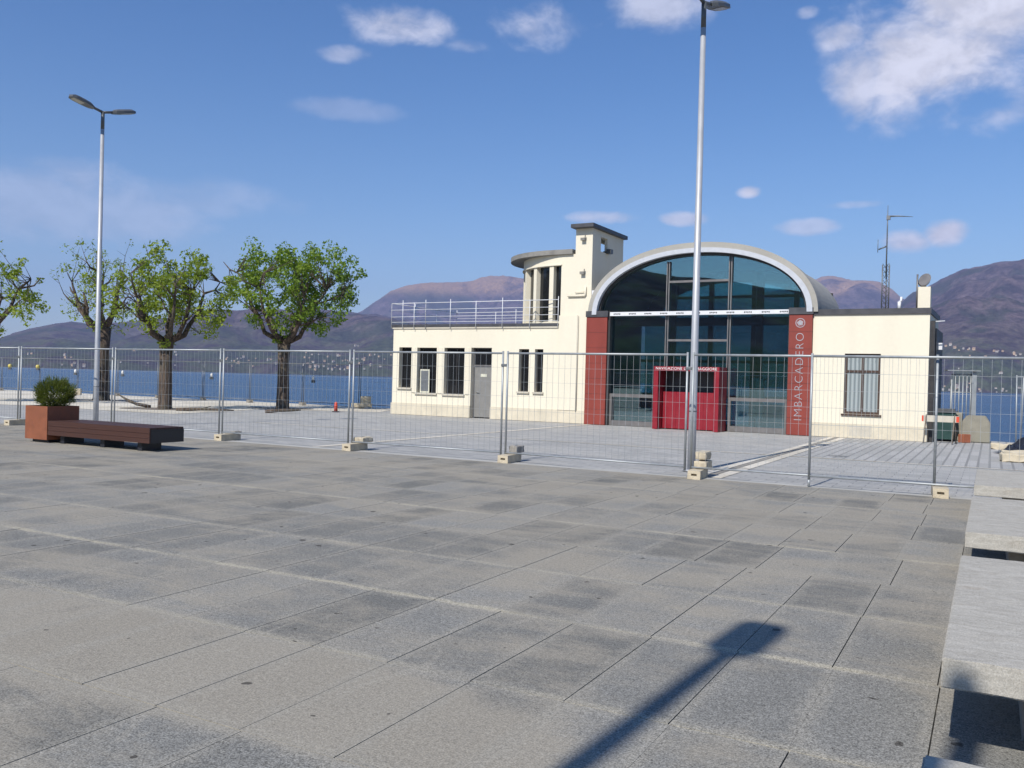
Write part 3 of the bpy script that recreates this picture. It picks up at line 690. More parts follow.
# round lantern room on the roof
CX, CY, RR = -1.0, 2.75, 2.75
def arc(phi, r=RR, cx=CX, cy=CY): return (cx - r * math.sin(phi), cy - r * math.cos(phi))
def ring(mb, r0, r1, z0, z1, p0, p1, n=40, cx=CX, cy=CY):
    ins = [arc(p0 + (p1 - p0) * k / n, r0, cx, cy) for k in range(n + 1)]; out = [arc(p0 + (p1 - p0) * k / n, r1, cx, cy) for k in range(n + 1)]
    v = [[mb.bm.verts.new((x, y, z)) for x, y in L] for L in (ins, out) for z in (z0, z1)]
    a, b, c, d = v
    for k in range(n):
        for q_ in ((a[k], a[k + 1], c[k + 1], c[k]), (b[k], d[k], d[k + 1], b[k + 1]), (c[k], c[k + 1], d[k + 1], d[k]), (a[k], b[k], b[k + 1], a[k + 1])): mb.bm.faces.new(q_)
    for k in (0, n): mb.bm.faces.new((a[k], c[k], d[k], b[k]))
mb = MB(); ring(mb, RR - 0.25, RR, 5.63, 5.96, 0, PI); ring(mb, RR - 0.24, RR + 0.04, 5.585, 5.628, 0.02, PI); P(mb, 'lantern_wall', 'plaster')
mb = MB()
for k in range(0, 10):
    ph = R(10.5 + 18.3 * k)
    if ph > PI - 0.05: break
    ring(mb, RR - 0.20, RR - 0.01, 3.53, 5.584, ph - 0.034, ph + 0.034, 3)
P(mb, 'lantern_posts', 'plaster')
mb = MB(); ring(mb, RR - 0.20, RR - 0.185, 3.53, 5.584, 0.03, PI - 0.02, 40); P(mb, 'lantern_glazing', 'window_glass')
mb = MB(); ring(mb, RR - 0.24, RR - 0.02, 3.502, 3.60, 0.0, PI); P(mb, 'lantern_base', 'plaster')
mb = MB()
ol = [arc(R(a_), 2.95, -1.4, 2.85) for a_ in range(0, 181, 5)] + [(-0.62, 5.8), (-0.62, -0.10)]
mb.prism(ol[::-1], 5.962, 6.13); P(mb, 'lantern_roof', 'slab_edge')
# wall between the lantern and the tower, and the tower itself
mb = MB(); mb.box(-1.08, -0.54, 0.0, 0.3, 3.802, 5.96); P(mb, 'lantern_side_wall', 'plaster')
def solid_t(x, y, z):
    if -0.42 < x < 0.0 and 0.12 < y < 2.63 and 6.0 < z < 6.72: return False
    if x > 0 and 0.70 < y < 1.27 and 6.12 < z < 6.64: return False
    if x < -0.42 and 1.0 < y < 2.63 and 6.12 < z < 6.64: return False
    return True
mb = MB(); mb.cells([-0.54, -0.42, 0.0, 0.11], [0.0, 0.12, 0.70, 1.0, 1.27, 2.63, 2.75], [3.42, 6.0, 6.12, 6.64, 6.72, 6.84], solid_t); tw = P(mb, 'tower', 'plaster')
mb = MB(); mb.box(-0.63, 0.24, -0.26, 2.86, 6.843, 6.98, bev=0.01); P(mb, 'tower_cap', 'roof_edge', tw)
mb = MB(); mb.box(0.12, 0.30, 1.16, 1.36, 6.10, 6.26).box(-0.05, 0.12, 1.24, 1.26, 6.14, 6.2); P(mb, 'siren', 'lamp_dark', tw)
for z in (6.45, 5.27):
    mb = MB(); mb.box(-0.30, -0.14, -0.14, -0.04, z - 0.04, z + 0.05).box(-0.25, -0.2, -0.04, 0.0, z - 0.02, z + 0.02).box(-0.16, -0.13, -0.10, -0.07, z + 0.05, z + 0.14); P(mb, 'floodlight', 'slab_edge', tw)
mb = MB(); mb.tube([(-0.78, -0.05, 4.48), (-0.12, -0.05, 4.48), (-0.10, -0.05, 4.52), (-0.10, -0.05, 4.80)], 0.035, 8).tube([(-0.5, -0.05, 4.60), (-0.14, -0.05, 4.62)], 0.014, 6); P(mb, 'pipe', 'plaster', tw)
mb = MB(); mb.box(0.112, 0.26, 0.02, 0.24, 4.2, 4.66, bev=0.01); P(mb, 'junction_box', 'trim_white', tw)
mb = MB(); mb.tube([(-0.36, -0.03, 0.4), (-0.36, -0.03, 3.78)], 0.022, 6); P(mb, 'downpipe', 'sill_stone')
# hall: vault, front arch, glazing, interior
CXH = 3.9; Z0 = 3.80
def arcH(hw, h, n=48, p=2.12, zb=Z0):
    o_ = []
    for k in range(n + 1):
        th = PI - PI * k / n; cx_, sx_ = math.cos(th), math.sin(th)
        o_.append((CXH + hw * math.copysign(abs(cx_) ** (2 / p), cx_), zb + h * abs(sx_) ** (2 / p)))
    return o_
DH = 4.5
mb = MB(); mb.band(arcH(3.69, 2.14), arcH(3.85, 2.32), -0.12, 0.45); P(mb, 'arch_rim', 'vault_concrete')
mb = MB(); mb.band(arcH(3.52, 1.99), arcH(3.69, 2.138), -0.15, 0.30); P(mb, 'arch_trim', 'trim_grey')
mb = MB(); mb.band(arcH(3.45, 1.93), arcH(3.519, 1.989), 0.02, 0.30); P(mb, 'arch_frame', 'frame_dark')
mb = MB(); mb.band(arcH(3.5, 1.97), arcH(3.76, 2.24), 0.45, DH); P(mb, 'vault', 'vault_concrete')
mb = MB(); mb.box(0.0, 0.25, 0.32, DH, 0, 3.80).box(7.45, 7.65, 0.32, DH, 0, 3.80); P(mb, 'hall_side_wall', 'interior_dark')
# back of hall: dark steel and obscure glass wall
mb = MB(); mb.prism([(x, z) for x, z in arcH(3.48, 1.95)] + [(7.3, 0), (0.5, 0)], 0, 0.012, M=Matrix(((1, 0, 0, 0), (0, 0, -1, DH - 0.1), (0, 1, 0, 0), (0, 0, 0, 1)))); P(mb, 'rear_glazing', 'hall_glass')
mb = MB()
for x in (1.6, 3.1, 4.7, 6.2): mb.box(x - 0.08, x + 0.08, DH - 0.36, DH - 0.20, 0, 5.3)
for z in (1.0, 2.3, 3.7, 4.7): mb.box(0.3, 7.4, DH - 0.195, DH - 0.125, z, z + (0.3 if z == 3.7 else 0.1))
mb.band(arcH(2.9, 1.5), arcH(3.5, 1.965), DH - 0.09, DH - 0.05)
for x in (2.3, 5.4): mb.box(x - 0.1, x + 0.1, 2.2, 2.4, 0, 5.3)
mb.box(0.3, 7.4, 2.25, 2.35, 3.55, 3.8)
P(mb, 'steel_frame', 'frame_dark')
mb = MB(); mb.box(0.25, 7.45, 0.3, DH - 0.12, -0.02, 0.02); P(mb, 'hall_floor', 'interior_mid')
mb = MB(); mb.box(0.6, 3.0, 2.4, 2.9, 0.02, 0.95, bev=0.02).box(5.1, 7.2, 2.5, 3.0, 0.02, 0.85, bev=0.02); P(mb, 'counter', 'counter_blue')
mb = MB(); mb.box(5.35, 5.75, 1.6, 1.7, 0.4, 1.75).box(5.5, 5.6, 1.62, 1.68, 0.02, 0.4); P(mb, 'display_board', 'white_plastic')
# glazing
YG = 0.17
mb = MB(); mb.prism([(x, z) for x, z in arcH(3.47, 1.95)] + [(6.95, 0.0), (0.78, 0.0)], 0, 0.012, M=Matrix(((1, 0, 0, 0), (0, 0, -1, YG + 0.03), (0, 1, 0, 0), (0, 0, 0, 1)))); P(mb, 'glazing', 'hall_glass')
mb = MB(); fw = 0.045
for x in (2.86, 4.96):
    for dx in (-0.055, 0.02): mb.box(x + dx, x + dx + 0.035, YG - 0.07, YG - 0.002, 1.04, 5.64 if x > 4 else 5.56)
for z in (2.93, 4.88): mb.box(2.90, 4.93, YG - 0.06, YG - 0.004, z - 0.035, z + 0.035)
P(mb, 'mullions', 'frame_metal')
for (a, b) in ((0.86, 2.82), (5.0, 6.88)):
    mb = MB(); y0 = YG - 0.09; y1 = YG - 0.008
    mb.box(a, b, y0, y1, 0.0, 0.17).box(a, b, y0, y1, 0.98, 1.09).box(a, a + 0.09, y0, y1, 0.17, 0.98).box(b - 0.09, b, y0, y1, 0.17, 0.98)
    P(mb, 'low_window_frame', 'frame_metal')
mb = MB(); mb.box(0.78, 0.86, -0.02, 0.3, 0, 3.93).box(6.86, 6.90, 0.02, 0.3, 0, 3.70); P(mb, 'side_frame', 'frame_dark')
# white sign band with the small repeated lettering
mb = MB(); mb.box(0.86, 6.89, -0.06, 0.02, 3.755, 3.885); sb = P(mb, 'sign_band', 'trim_white')
mb = MB(); x = 1.0; rnd = random.Random(2)
while x < 6.7:
    for k in range(5): mb.box(x + 0.052 * k, x + 0.052 * k + 0.034, -0.066, -0.062, 3.795 + (0.01 if k % 2 else 0), 3.84)
    x += 0.56
P(mb, 'sign_lettering', 'letter_black', sb)
# red piers
for (a, b) in ((0.0, 0.78), (6.90, 7.59)):
    mb = MB(); n = 7
    for k in range(n): mb.box(a, b, -0.10, 0.32, 3.72 * k / n + 0.004, 3.72 * (k + 1) / n - 0.004)
    mb.box(a + 0.006, b - 0.006, -0.094, 0.315, 0, 3.72, mi=1)
    pr = P(mb, 'red_pier', ['corten_panel', 'frame_dark'])
    mb = MB(); mb.box(a - 0.02, b + 0.03, -0.13, 0.34, 3.724, 3.93); P(mb, 'pier_cap', 'roof_edge', pr)
ROTZ = Matrix.Rotation(R(90), 4, 'X')
Mt = Matrix.Translation((7.245, -0.106, 1.80)) @ ROTZ @ Matrix.Rotation(R(90), 4, 'Z')
text_mesh('sign_lettering', 'IMBARCADERO', 0.35, 'letter_silver', pr, Mt, 0.004, 2.68, 1.2, -0.007)
mb = MB(); c0 = Vector((7.235, -0.104, 3.46))
def ring_xz(mb, c, r0, r1, n=28, y0=-0.108, y1=-0.101):
    mb.band([(c.x + r0 * math.cos(2 * PI * k / n), c.z + r0 * math.sin(2 * PI * k / n)) for k in range(n)], [(c.x + r1 * math.cos(2 * PI * k / n), c.z + r1 * math.sin(2 * PI * k / n)) for k in range(n)], y0, y1, closed=True)
ring_xz(mb, c0, 0.125, 0.145)
for k in range(5):
    a_ = 2 * PI * k / 5 + 0.4; cc = Vector((c0.x + 0.055 * math.cos(a_), 0, c0.z + 0.055 * math.sin(a_))); ring_xz(mb, cc, 0.012, 0.038, 10)
mb.box(c0.x - 0.1, c0.x + 0.06, -0.1085, -0.1015, c0.z - 0.02, c0.z + 0.012)
P(mb, 'emblem', 'letter_silver', pr)
# red entrance portal
mb = MB(); x0, x1, yF, ht = 2.78, 4.95, -0.80, 2.04
mb.box(x0, x0 + 0.16, yF, 0.07, 0, ht).box(x1 - 0.16, x1, yF, 0.07, 0, ht).box(x0 + 0.16, x1 - 0.16, yF, 0.07, ht - 0.14, ht)
po = P(mb, 'entrance_portal', 'crimson')
mb = MB()
for k in range(4):
    a_ = x0 + 0.17 + k * 0.46; mb.box(a_, a_ + 0.455, -0.34, -0.30, 0.02, 1.22)
P(mb, 'portal_panel', 'crimson', po)
mb = MB(); mb.box(x0 + 0.165, x1 - 0.165, -0.06, -0.02, 0.0, ht - 0.15); P(mb, 'portal_door', 'frame_dark', po)
text_mesh('portal_lettering', 'NAVIGAZIONE LAGO MAGGIORE', 0.12, 'letter_white', po, Matrix.Translation((3.865, yF - 0.006, 1.972)) @ ROTZ, 0.003, 2.02, 1.1)
# right wing
DR = 3.3
def solid_r(x, y, z):
    if 0.3 < y < DR - 0.3 and 7.9 < x < 10.54 and z < 3.5: return False
    if y < 0.3 and 8.54 < x < 9.55 and 0.72 < z < 2.53: return False
    return True
mb = MB(); mb.cells([7.60, 7.9, 8.54, 9.55, 10.54, 10.84], [0, 0.3, DR - 0.3, DR], [0.42, 0.72, 2.53, 3.5, 3.70], solid_r); wr = P(mb, 'wall', 'plaster'); tag(wr, 'cream plaster wall of the low right wing')
mb = MB(); mb.box(7.60, 10.86, -0.02, 0.28, 0, 0.418).box(10.56, 10.86, 0.282, DR, 0, 0.418); P(mb, 'plinth', 'plinth')
mb = MB(); mb.box(7.62, 10.875, -0.05, DR + 0.05, 3.702, 3.87); P(mb, 'roof', 'roof_edge')
mb = MB(); mb.box(8.72, 9.36, -0.024, -0.021, 0.06, 0.38); P(mb, 'vent_panel', 'sill_stone')
wn = window(8.54, 9.55, 0.72, 2.53, 0.10, fr='frame_brown', fw=0.07, mull=[9.045], trans=[2.0], glass='curtain', sill=False)
mb = MB(); mb.box(8.48, 9.61, -0.05, 0.10, 0.665, 0.717); P(mb, 'sill', 'frame_brown', wn)
mb = MB(); mb.box(10.862, 11.0, 0.35, 2.9, 0.0, 3.3).box(10.862, 10.98, 0.05, 0.16, 0.0, 3.5); P(mb, 'dark_side_boxes', 'frame_dark')  # dark boxes set against the side wall of the right wing
mb = MB(); mb.tube([(10.86, 0.2, 3.48), (11.22, 0.2, 3.50)], 0.016, 6); P(mb, 'side_pipe', 'trim_white')
mb = MB(); mb.box(11.002, 11.12, 0.9, 1.15, 2.7, 2.9); P(mb, 'side_lamp', 'trim_white')
# chimney, vent, antenna on the right wing roof
mb = MB(); mb.box(10.46, 10.80, 0.45, 0.85, 3.872, 4.53); ch = P(mb, 'chimney', 'plaster')
mb = MB(); M_ = Matrix.Translation((10.62, 0.6, 4.74)) @ Matrix.Rotation(R(25), 4, 'Y')
mb.prism([(0.20 * math.cos(a_), 0.20 * math.sin(a_)) for a_ in [2 * PI * k / 16 for k in range(16)]], -0.03, 0.03, M=M_ @ Matrix.Rotation(R(52), 4, 'X') @ Matrix.Diagonal((0.75, 1.3, 1, 1))); mb.tube([(10.62, 0.6, 4.53), (10.60, 0.6, 4.75)], 0.05).tube([(10.44, 0.44, 3.87), (10.44, 0.44, 4.9)], 0.025, 6)
P(mb, 'chimney_cowl', 'frame_metal', ch)
mb = MB(); mb.tube([(9.95, 0.6, 3.87), (9.95, 0.6, 4.12)], 0.05, 10).tube([(9.95, 0.6, 4.12), (10.0, 0.6, 4.14), (10.0, 0.6, 4.26)], 0.035, 8); P(mb, 'roof_vent', 'trim_white')
mb = MB(); X, Y = 9.45, 1.5
for (dx, dy) in ((-0.10, -0.06), (0.10, -0.06), (0, 0.10)): mb.tube([(X + dx, Y + dy, 3.86), (X + dx, Y + dy, 5.35)], 0.018, 6)
z = 3.95
while z < 5.25:
    c3_ = [(X - 0.10, Y - 0.06), (X + 0.10, Y - 0.06), (X, Y + 0.10)]
    for k in range(3): mb.tube([(*c3_[k], z), (*c3_[(k + 1) % 3], z + 0.16)], 0.008, 4)
    z += 0.16
mb.tube([(X, Y, 5.0), (X, Y, 6.5), (X, Y, 7.2)], [0.022, 0.018, 0.008], 6)
mb.tube([(X - 0.02, Y, 6.86), (X + 0.28, Y, 6.85), (X + 0.72, Y, 6.80)], [0.03, 0.022, 0.007], 6).box(X - 0.03, X + 0.08, Y - 0.04, Y + 0.04, 6.75, 6.88)
mb.tube([(X, Y, 5.93), (X - 0.24, Y, 5.84)], 0.022, 6).tube([(X - 0.26, Y, 5.75), (X - 0.26, Y, 6.15)], 0.010, 6)
for k in range(4): mb.tube([(X - 0.25 + 0.07 * k, Y - 0.11, 5.86 + 0.025 * k), (X - 0.25 + 0.07 * k, Y + 0.11, 5.86 + 0.025 * k)], 0.006, 4)
P(mb, 'antenna_mast', 'galv_dark')

# ------------------------------------------------------------------ street lamps
def lamp(loc, h, r0, r1, sides=(1, -1), az=38, ra=0.035):
    L_ = empty('street_lamp', loc)
    mb = MB(); mb.tube([(0, 0, 0), (0, 0, 1.2), (0, 0, h - 0.45)], [r0, r0 * 0.97, r1], 20); P(mb, 'pole', 'pole_metal', L_)
    mb = MB(); mb.tube([(0, 0, h - 0.45), (0, 0, h)], [r1, r1 * 0.95], 16); P(mb, 'pole_top', 'lamp_dark', L_)
    mb = MB(); mb.tube([(0, 0, 1.02), (0, 0, 1.04)], r0 + 0.003, 20); P(mb, 'joint_ring', 'galv_dark', L_)
    mb = MB(); mb.tube([(0, 0, 0), (0, 0, 0.03)], [0.15, 0.13], 20); P(mb, 'base_plate', 'pole_metal', L_)
    for sgn in sides:
        M_ = Matrix.Rotation(R(90 - az) + (PI if sgn < 0 else 0), 4, 'Z') @ Matrix.Translation((0, 0, h - 0.02)) @ Matrix.Rotation(R(-14), 4, 'Y')
        mb = MB(); mb.tube([M_ @ Vector((0.0, 0, 0.0)), M_ @ Vector((0.30, 0, 0.0))], ra, 10); ar = P(mb, 'arm', 'lamp_dark', L_)
        mb = MB()
        out = [(0.24, -0.05), (0.32, -0.115), (0.50, -0.15), (0.74, -0.15), (0.84, -0.11), (0.88, 0), (0.84, 0.11), (0.74, 0.15), (0.50, 0.15), (0.32, 0.115), (0.24, 0.05)]
        if len(sides) == 1: out = [(0.24, -0.06), (0.30, -0.13), (0.36, -0.165), (0.60, -0.165), (0.80, -0.16), (0.89, -0.11), (0.89, 0.11), (0.80, 0.16), (0.36, 0.165), (0.30, 0.13), (0.24, 0.06)]
        a = [mb.bm.verts.new(M_ @ Vector((x, y, -0.035))) for x, y in out]; b = [mb.bm.verts.new(M_ @ Vector((x, y, 0.015))) for x, y in out]
        c = [mb.bm.verts.new(M_ @ Vector((0.54 + (x - 0.54) * 0.75, y * 0.6, 0.065))) for x, y in out]; n = len(out)
        mb.bm.faces.new(a[::-1]); mb.bm.faces.new(c)
        for u, v in ((a, b), (b, c)):
            for k in range(n): mb.bm.faces.new((u[k], u[(k + 1) % n], v[(k + 1) % n], v[k]))
        hd = P(mb, 'lamp_head', 'lamp_dark', L_)
        mb = MB(); mb.box(0.52, 0.80, -0.10, 0.10, -0.042, -0.036, M=M_); P(mb, 'lens', 'lens', hd)
    return L_
G_L = 'double-headed lamp posts'
l1 = lamp((3.12, 15.12, 0), 8.05, 0.068, 0.045); tag(l1, 'tall grey lamp post with two heads in front of the terminal entrance', 'street lamp', G_L)
l2 = copy_tree(l1, (-10.62, 22.5, 0)); tag(l2, 'tall grey lamp post with two heads behind the planter bench', 'street lamp', G_L)
hl = 8.05
tipd = Vector((math.sin(R(32.5)), math.cos(R(32.5)), 0)); ad = Vector((math.sin(R(33)), math.cos(R(33)), 0))
p3 = Vector((1.625, 5.50, 0)) - tipd * ((hl + 0.15) / math.tan(R(SUN_EL))) - ad * 0.86
l3 = lamp((p3.x, p3.y, 0), 8.05, 0.072, 0.064, (1,), 33, 0.06); tag(l3, 'single-headed lamp post behind the viewer casting the long shadow on the paving', 'street lamp')
# unseen post behind the viewer, added for its shadow on the nearest slab bench
p4 = Vector((1.775, 3.42, 0)) - tipd * ((6.5 - 0.33) / math.tan(R(SUN_EL)))
fp = empty('shadow_post', (p4.x, p4.y, 0)); mb = MB(); mb.tube([(0, 0, 0), (0, 0, 6.52)], [0.075, 0.064], 16); P(mb, 'pole', 'pole_metal', fp)
mb = MB(); mb.tube([(0, 0, 6.52), (0, 0, 6.55), (0, 0, 6.59), (0, 0, 6.62)], [0.062, 0.07, 0.06, 0.03], 16); P(mb, 'finial', 'pole_metal', fp); mb = MB(); mb.tube([(0, 0, 0), (0, 0, 0.05)], [0.16, 0.13], 16); P(mb, 'base', 'pole_metal', fp)
tag(fp, 'slim grey unseen post behind the viewer, added for its shadow on the nearest stone bench', 'shadow_post')

# ------------------------------------------------------------------ stone slab benches
def slab(i, t0, t1, seed):
    o_ = Vector((1.75, 3.52, 0)) + E2 * t0
    S_ = empty('stone_bench', o_, GRID); L = t1 - t0
    mb = MB(); mb.box(0, 2.2, 0, L, 0.31, 0.43)
    es = list(mb.bm.edges); bmesh.ops.bevel(mb.bm, geom=es, offset=0.006, segments=2, affect='EDGES')
    bmesh.ops.subdivide_edges(mb.bm, edges=[e for e in mb.bm.edges if e.calc_length() > 0.5], cuts=50, use_grid_fill=True)
    for v in mb.bm.verts:
        d = noise.noise(v.co * 9 + Vector((seed, 0, 0))) * 0.0018 + noise.noise(v.co * 40 + Vector((seed, 0, 0))) * 0.0012
        v.co += Vector((d, d, d))
    P(mb, 'seat_slab', 'slab_granite', S_)
    mb = MB(); mb.box(0.30, 1.9, 0.45, L - 0.35, 0.0, 0.309, bev=0.006); P(mb, 'support_block', 'foot_grey', S_)
    return S_
for i, (a, b, lb) in enumerate(((-3.61, -1.07, 'pale granite slab bench at the bottom edge, only its shaded corner in view'), (0.0, 2.51, 'pale granite slab bench nearest in the right corner, large with a shadow on its end'),
                               (3.59, 6.15, 'pale granite slab bench, the middle one in the row on the right'), (7.40, 9.75, 'pale granite slab bench farthest in the row, close to the fence foot'))):
    tag(slab(i, a, b, i * 7.0), lb, 'stone bench', 'row of granite slab benches')

# ------------------------------------------------------------------ planter bench
def leaf_cloud(mb, pts, rad, per, size, rnd, flat=0.0, attr=None):
    for c in pts:
        base = rnd.random()
        for k in range(per):
            while True:
                d = Vector((rnd.uniform(-1, 1), rnd.uniform(-1, 1), rnd.uniform(-1, 1)))
                if d.length < 1: break
            p = c + Vector((d.x * rad, d.y * rad, d.z * rad * 0.75))
            n = Vector((rnd.gauss(0, 1), rnd.gauss(0, 1), rnd.gauss(0.5, 1))).normalized(); a = n.orthogonal().normalized(); a.rotate(Matrix.Rotation(rnd.uniform(0, 2 * PI), 3, n)); b = n.cross(a)
            s_ = size * rnd.uniform(0.6, 1.25); w_ = s_ * rnd.uniform(0.35, 0.6)
            v = [mb.bm.verts.new(q_) for q_ in (p - a * s_ * 0.5, p + b * w_ * 0.5 + n * s_ * 0.08, p + a * s_ * 0.5, p - b * w_ * 0.5 + n * s_ * 0.08)]
            f = mb.bm.faces.new(v); attr.append(min(1, max(0, base * 0.45 + rnd.random() * 0.55)))
def finish_leaves(mb, name, mat, parent, attr):
    o = mb.build(name, mat, parent, recalc=False)
    at_ = o.data.attributes.new('tint', 'FLOAT', 'FACE'); at_.data.foreach_set('value', attr); return o
def planter_bench(loc):
    PB = empty('planter_bench', loc, GRID)
    mb = MB(); t_ = 0.012
    mb.box(-0.70, 0, 0, t_, 0.06, 0.72).box(-0.70, 0, 0.69 - t_, 0.69, 0.06, 0.72).box(-0.70, -0.70 + t_, t_, 0.69 - t_, 0.06, 0.72).box(-t_, 0, t_, 0.69 - t_, 0.06, 0.72).box(-0.68, -0.02, 0.02, 0.67, 0.06, 0.08)
    P(mb, 'planter', 'corten_box', PB)
    mb = MB(); mb.box(-0.60, -0.10, 0.10, 0.60, 0.0, 0.06); P(mb, 'base', 'black_sheet', PB)
    mb = MB(); mb.box(-0.70 + t_, -t_, t_, 0.69 - t_, 0.60, 0.66); P(mb, 'soil', 'soil', PB)
    mb = MB()
    for z0, z1 in ((0.16, 0.245), (0.25, 0.335), (0.34, 0.44)): mb.box(0.004, 2.95, 0.01, 0.04, z0, z1)
    for k in range(5): mb.box(0.004, 2.95, 0.045 + k * 0.146, 0.045 + k * 0.146 + 0.140, 0.405, 0.44)
    mb.box(0.004, 2.92, 0.72, 0.755, 0.16, 0.402)
    P(mb, 'bench_seat', 'bench_wood', PB)
    mb = MB(); mb.box(2.922, 2.952, 0.042, 0.78, 0.16, 0.403).box(0.02, 2.72, 0.05, 0.61, 0.18, 0.20); P(mb, 'end_panel', 'frame_dark', PB)
    for x in (0.25, 1.45, 2.5): mb = MB(); mb.box(x, x + 0.12, 0.12, 0.55, 0.0, 0.179); P(mb, 'leg', 'black_sheet', PB)
    # feathery shrub
    rnd = random.Random(8); mb = MB(); at = []
    c = Vector((-0.31, 0.36, 0.93))
    for k in range(6500):
        d = Vector((rnd.gauss(0, 1), rnd.gauss(0, 1), rnd.gauss(0, 1))).normalized(); lump = 1 + 0.30 * noise.noise(d * 2.4) + 0.22 * noise.noise(d * 6)
        rr = (0.5 + 0.5 * rnd.random() ** 0.6); p = c + Vector((d.x * 0.34, d.y * 0.36, d.z * 0.30 + 0.02)) * rr * lump
        if p.z < 0.66: continue
        g = (d + Vector((0, 0, 0.9)) + Vector((rnd.gauss(0, .35), rnd.gauss(0, .35), rnd.gauss(0, .35)))).normalized(); s_ = rnd.uniform(0.05, 0.11); b = g.orthogonal().normalized() * 0.0055
        b.rotate(Matrix.Rotation(rnd.uniform(0, 6.3), 3, g))
        mb.bm.faces.new([mb.bm.verts.new(q_) for q_ in (p - b, p + b, p + g * s_)]); at.append(min(1, max(0, rnd.random() * 0.75 + 0.25 * rr * rnd.random())))
    sh = finish_leaves(mb, 'shrub', 'shrub_leaf', PB, at)
    mb = MB()
    for k in range(9):
        a_ = k * 0.7; mb.tube([c + Vector((0, 0, -0.33)), c + Vector((0.15 * math.cos(a_), 0.15 * math.sin(a_), -0.1)), c + Vector((0.28 * math.cos(a_), 0.28 * math.sin(a_), 0.15))], [0.012, 0.008, 0.003], 5)
    P(mb, 'stems', 'bark', sh)
    return PB
pb = planter_bench((-9.12, 17.30, 0)); tag(pb, 'long dark wooden bench joined to a rusty steel planter with a round shrub', 'planter bench', 'planter benches')
pb2 = copy_tree(pb, (-12.05, 15.62, 0)); tag(pb2, 'planter bench just outside the left edge, its shadow tip on the paving', 'planter bench', 'planter benches')

# ------------------------------------------------------------------ site fence
FP = [(-18.5, 25.7), (-15.5, 24.1), (-12.56, 22.45), (-9.55, 21.1), (-6.40, 19.4), (-3.22, 17.65), (-0.13, 16.0), (2.86, 14.15), (6.13, 12.52)]
def fence_panel(a, b, h=1.975, gap=0.05, name='mesh_fence', wire=0.0034, dy=0.0, z0=0.0):
    a = Vector((*a, z0)); b = Vector((*b, z0)); d = (b - a).normalized(); L = (b - a).length - 2 * gap; nrm = Vector((-d.y, d.x, 0)); rz = math.atan2(d.y, d.x)
    f = empty(name, a + d * gap + nrm * dy, rz)
    mb = MB(); r = 0.019
    for x in (0.0, L): mb.tube([(x, 0, 0.10), (x, 0, h + 0.03)], r, 10)
    mb.tube([(0, 0, h - 0.01), (L, 0, h - 0.01)], r, 10); mb.tube([(0, 0, 0.16), (L, 0, 0.16)], r * 0.85, 10)
    fr = P(mb, 'frame', 'galv', f)
    mb = MB(); n = int(L / 0.115)
    for k in range(1, n): x = L * k / n; mb.box(x - wire / 2, x + wire / 2, -wire / 2, wire / 2, 0.16, h - 0.01)
    for k in range(1, 7): z = 0.16 + (h - 0.17) * k / 7; mb.box(0, L, wire / 2 + 0.0005, wire * 1.5 + 0.0005, z - wire / 2, z + wire / 2)
    P(mb, 'wire_mesh', 'galv', f)
    return f
where = ['outside the left edge of the view', 'outside the left edge, next to the first visible joint', 'behind the planter with the shrub', 'behind the dark bench, left of the first bare joint', 'between the bench and the joint with plain feet',
         'in front of the left wing windows', 'in front of the red pier and grey door', 'in front of the arched glass hall']
PANELS = {}
for i in range(len(FP) - 1):
    if i in (0,): continue
    a, b = FP[i], FP[i + 1]
    if i == 7: f = fence_panel(a, (6.10, 12.52))
    else: f = fence_panel(a, b)
    w_ = ['', 'galvanised mesh fence panel at the left edge, left of the planter', 'galvanised mesh fence panel behind the planter and bench', 'galvanised mesh fence panel right of the left lamp post', 'galvanised mesh fence panel in front of the third tree',
          'galvanised mesh fence panel in front of the grey door', 'galvanised mesh fence panel left of the near lamp post, before the red pier', 'galvanised mesh fence panel right of the near lamp post, before the lettered pier'][i]
    PANELS[i] = f; tag(f, w_, 'fence panel', 'galvanised site fence panels')
dd = (Vector((6.10, 12.52, 0)) - Vector((2.86, 14.15, 0))).normalized()
nb_ = Vector((4.46, 13.26, 0)); f = fence_panel(nb_, nb_ + dd * 3.55) if False else fence_panel((nb_.x, nb_.y), (nb_.x + dd.x * 3.55, nb_.y + dd.y * 3.55)); tag(f, 'galvanised mesh fence panel overlapping its neighbour at the right edge', 'fence panel', 'galvanised site fence panels')
# tall leg of that panel reaches the ground
mb = MB(); mb.tube([(0, 0, 0.0), (0, 0, 0.11)], 0.019, 10); P(mb, 'leg', 'galv', f)
# clamps, carried by the panel on their right
for i in range(2, 8):
    a = Vector((*FP[i], 0))
    mb = MB(); mb.box(-0.125, -0.015, -0.03, 0.03, 1.72, 1.77, bev=0.006)
    P(mb, 'clamp', 'galv_dark', PANELS[i])

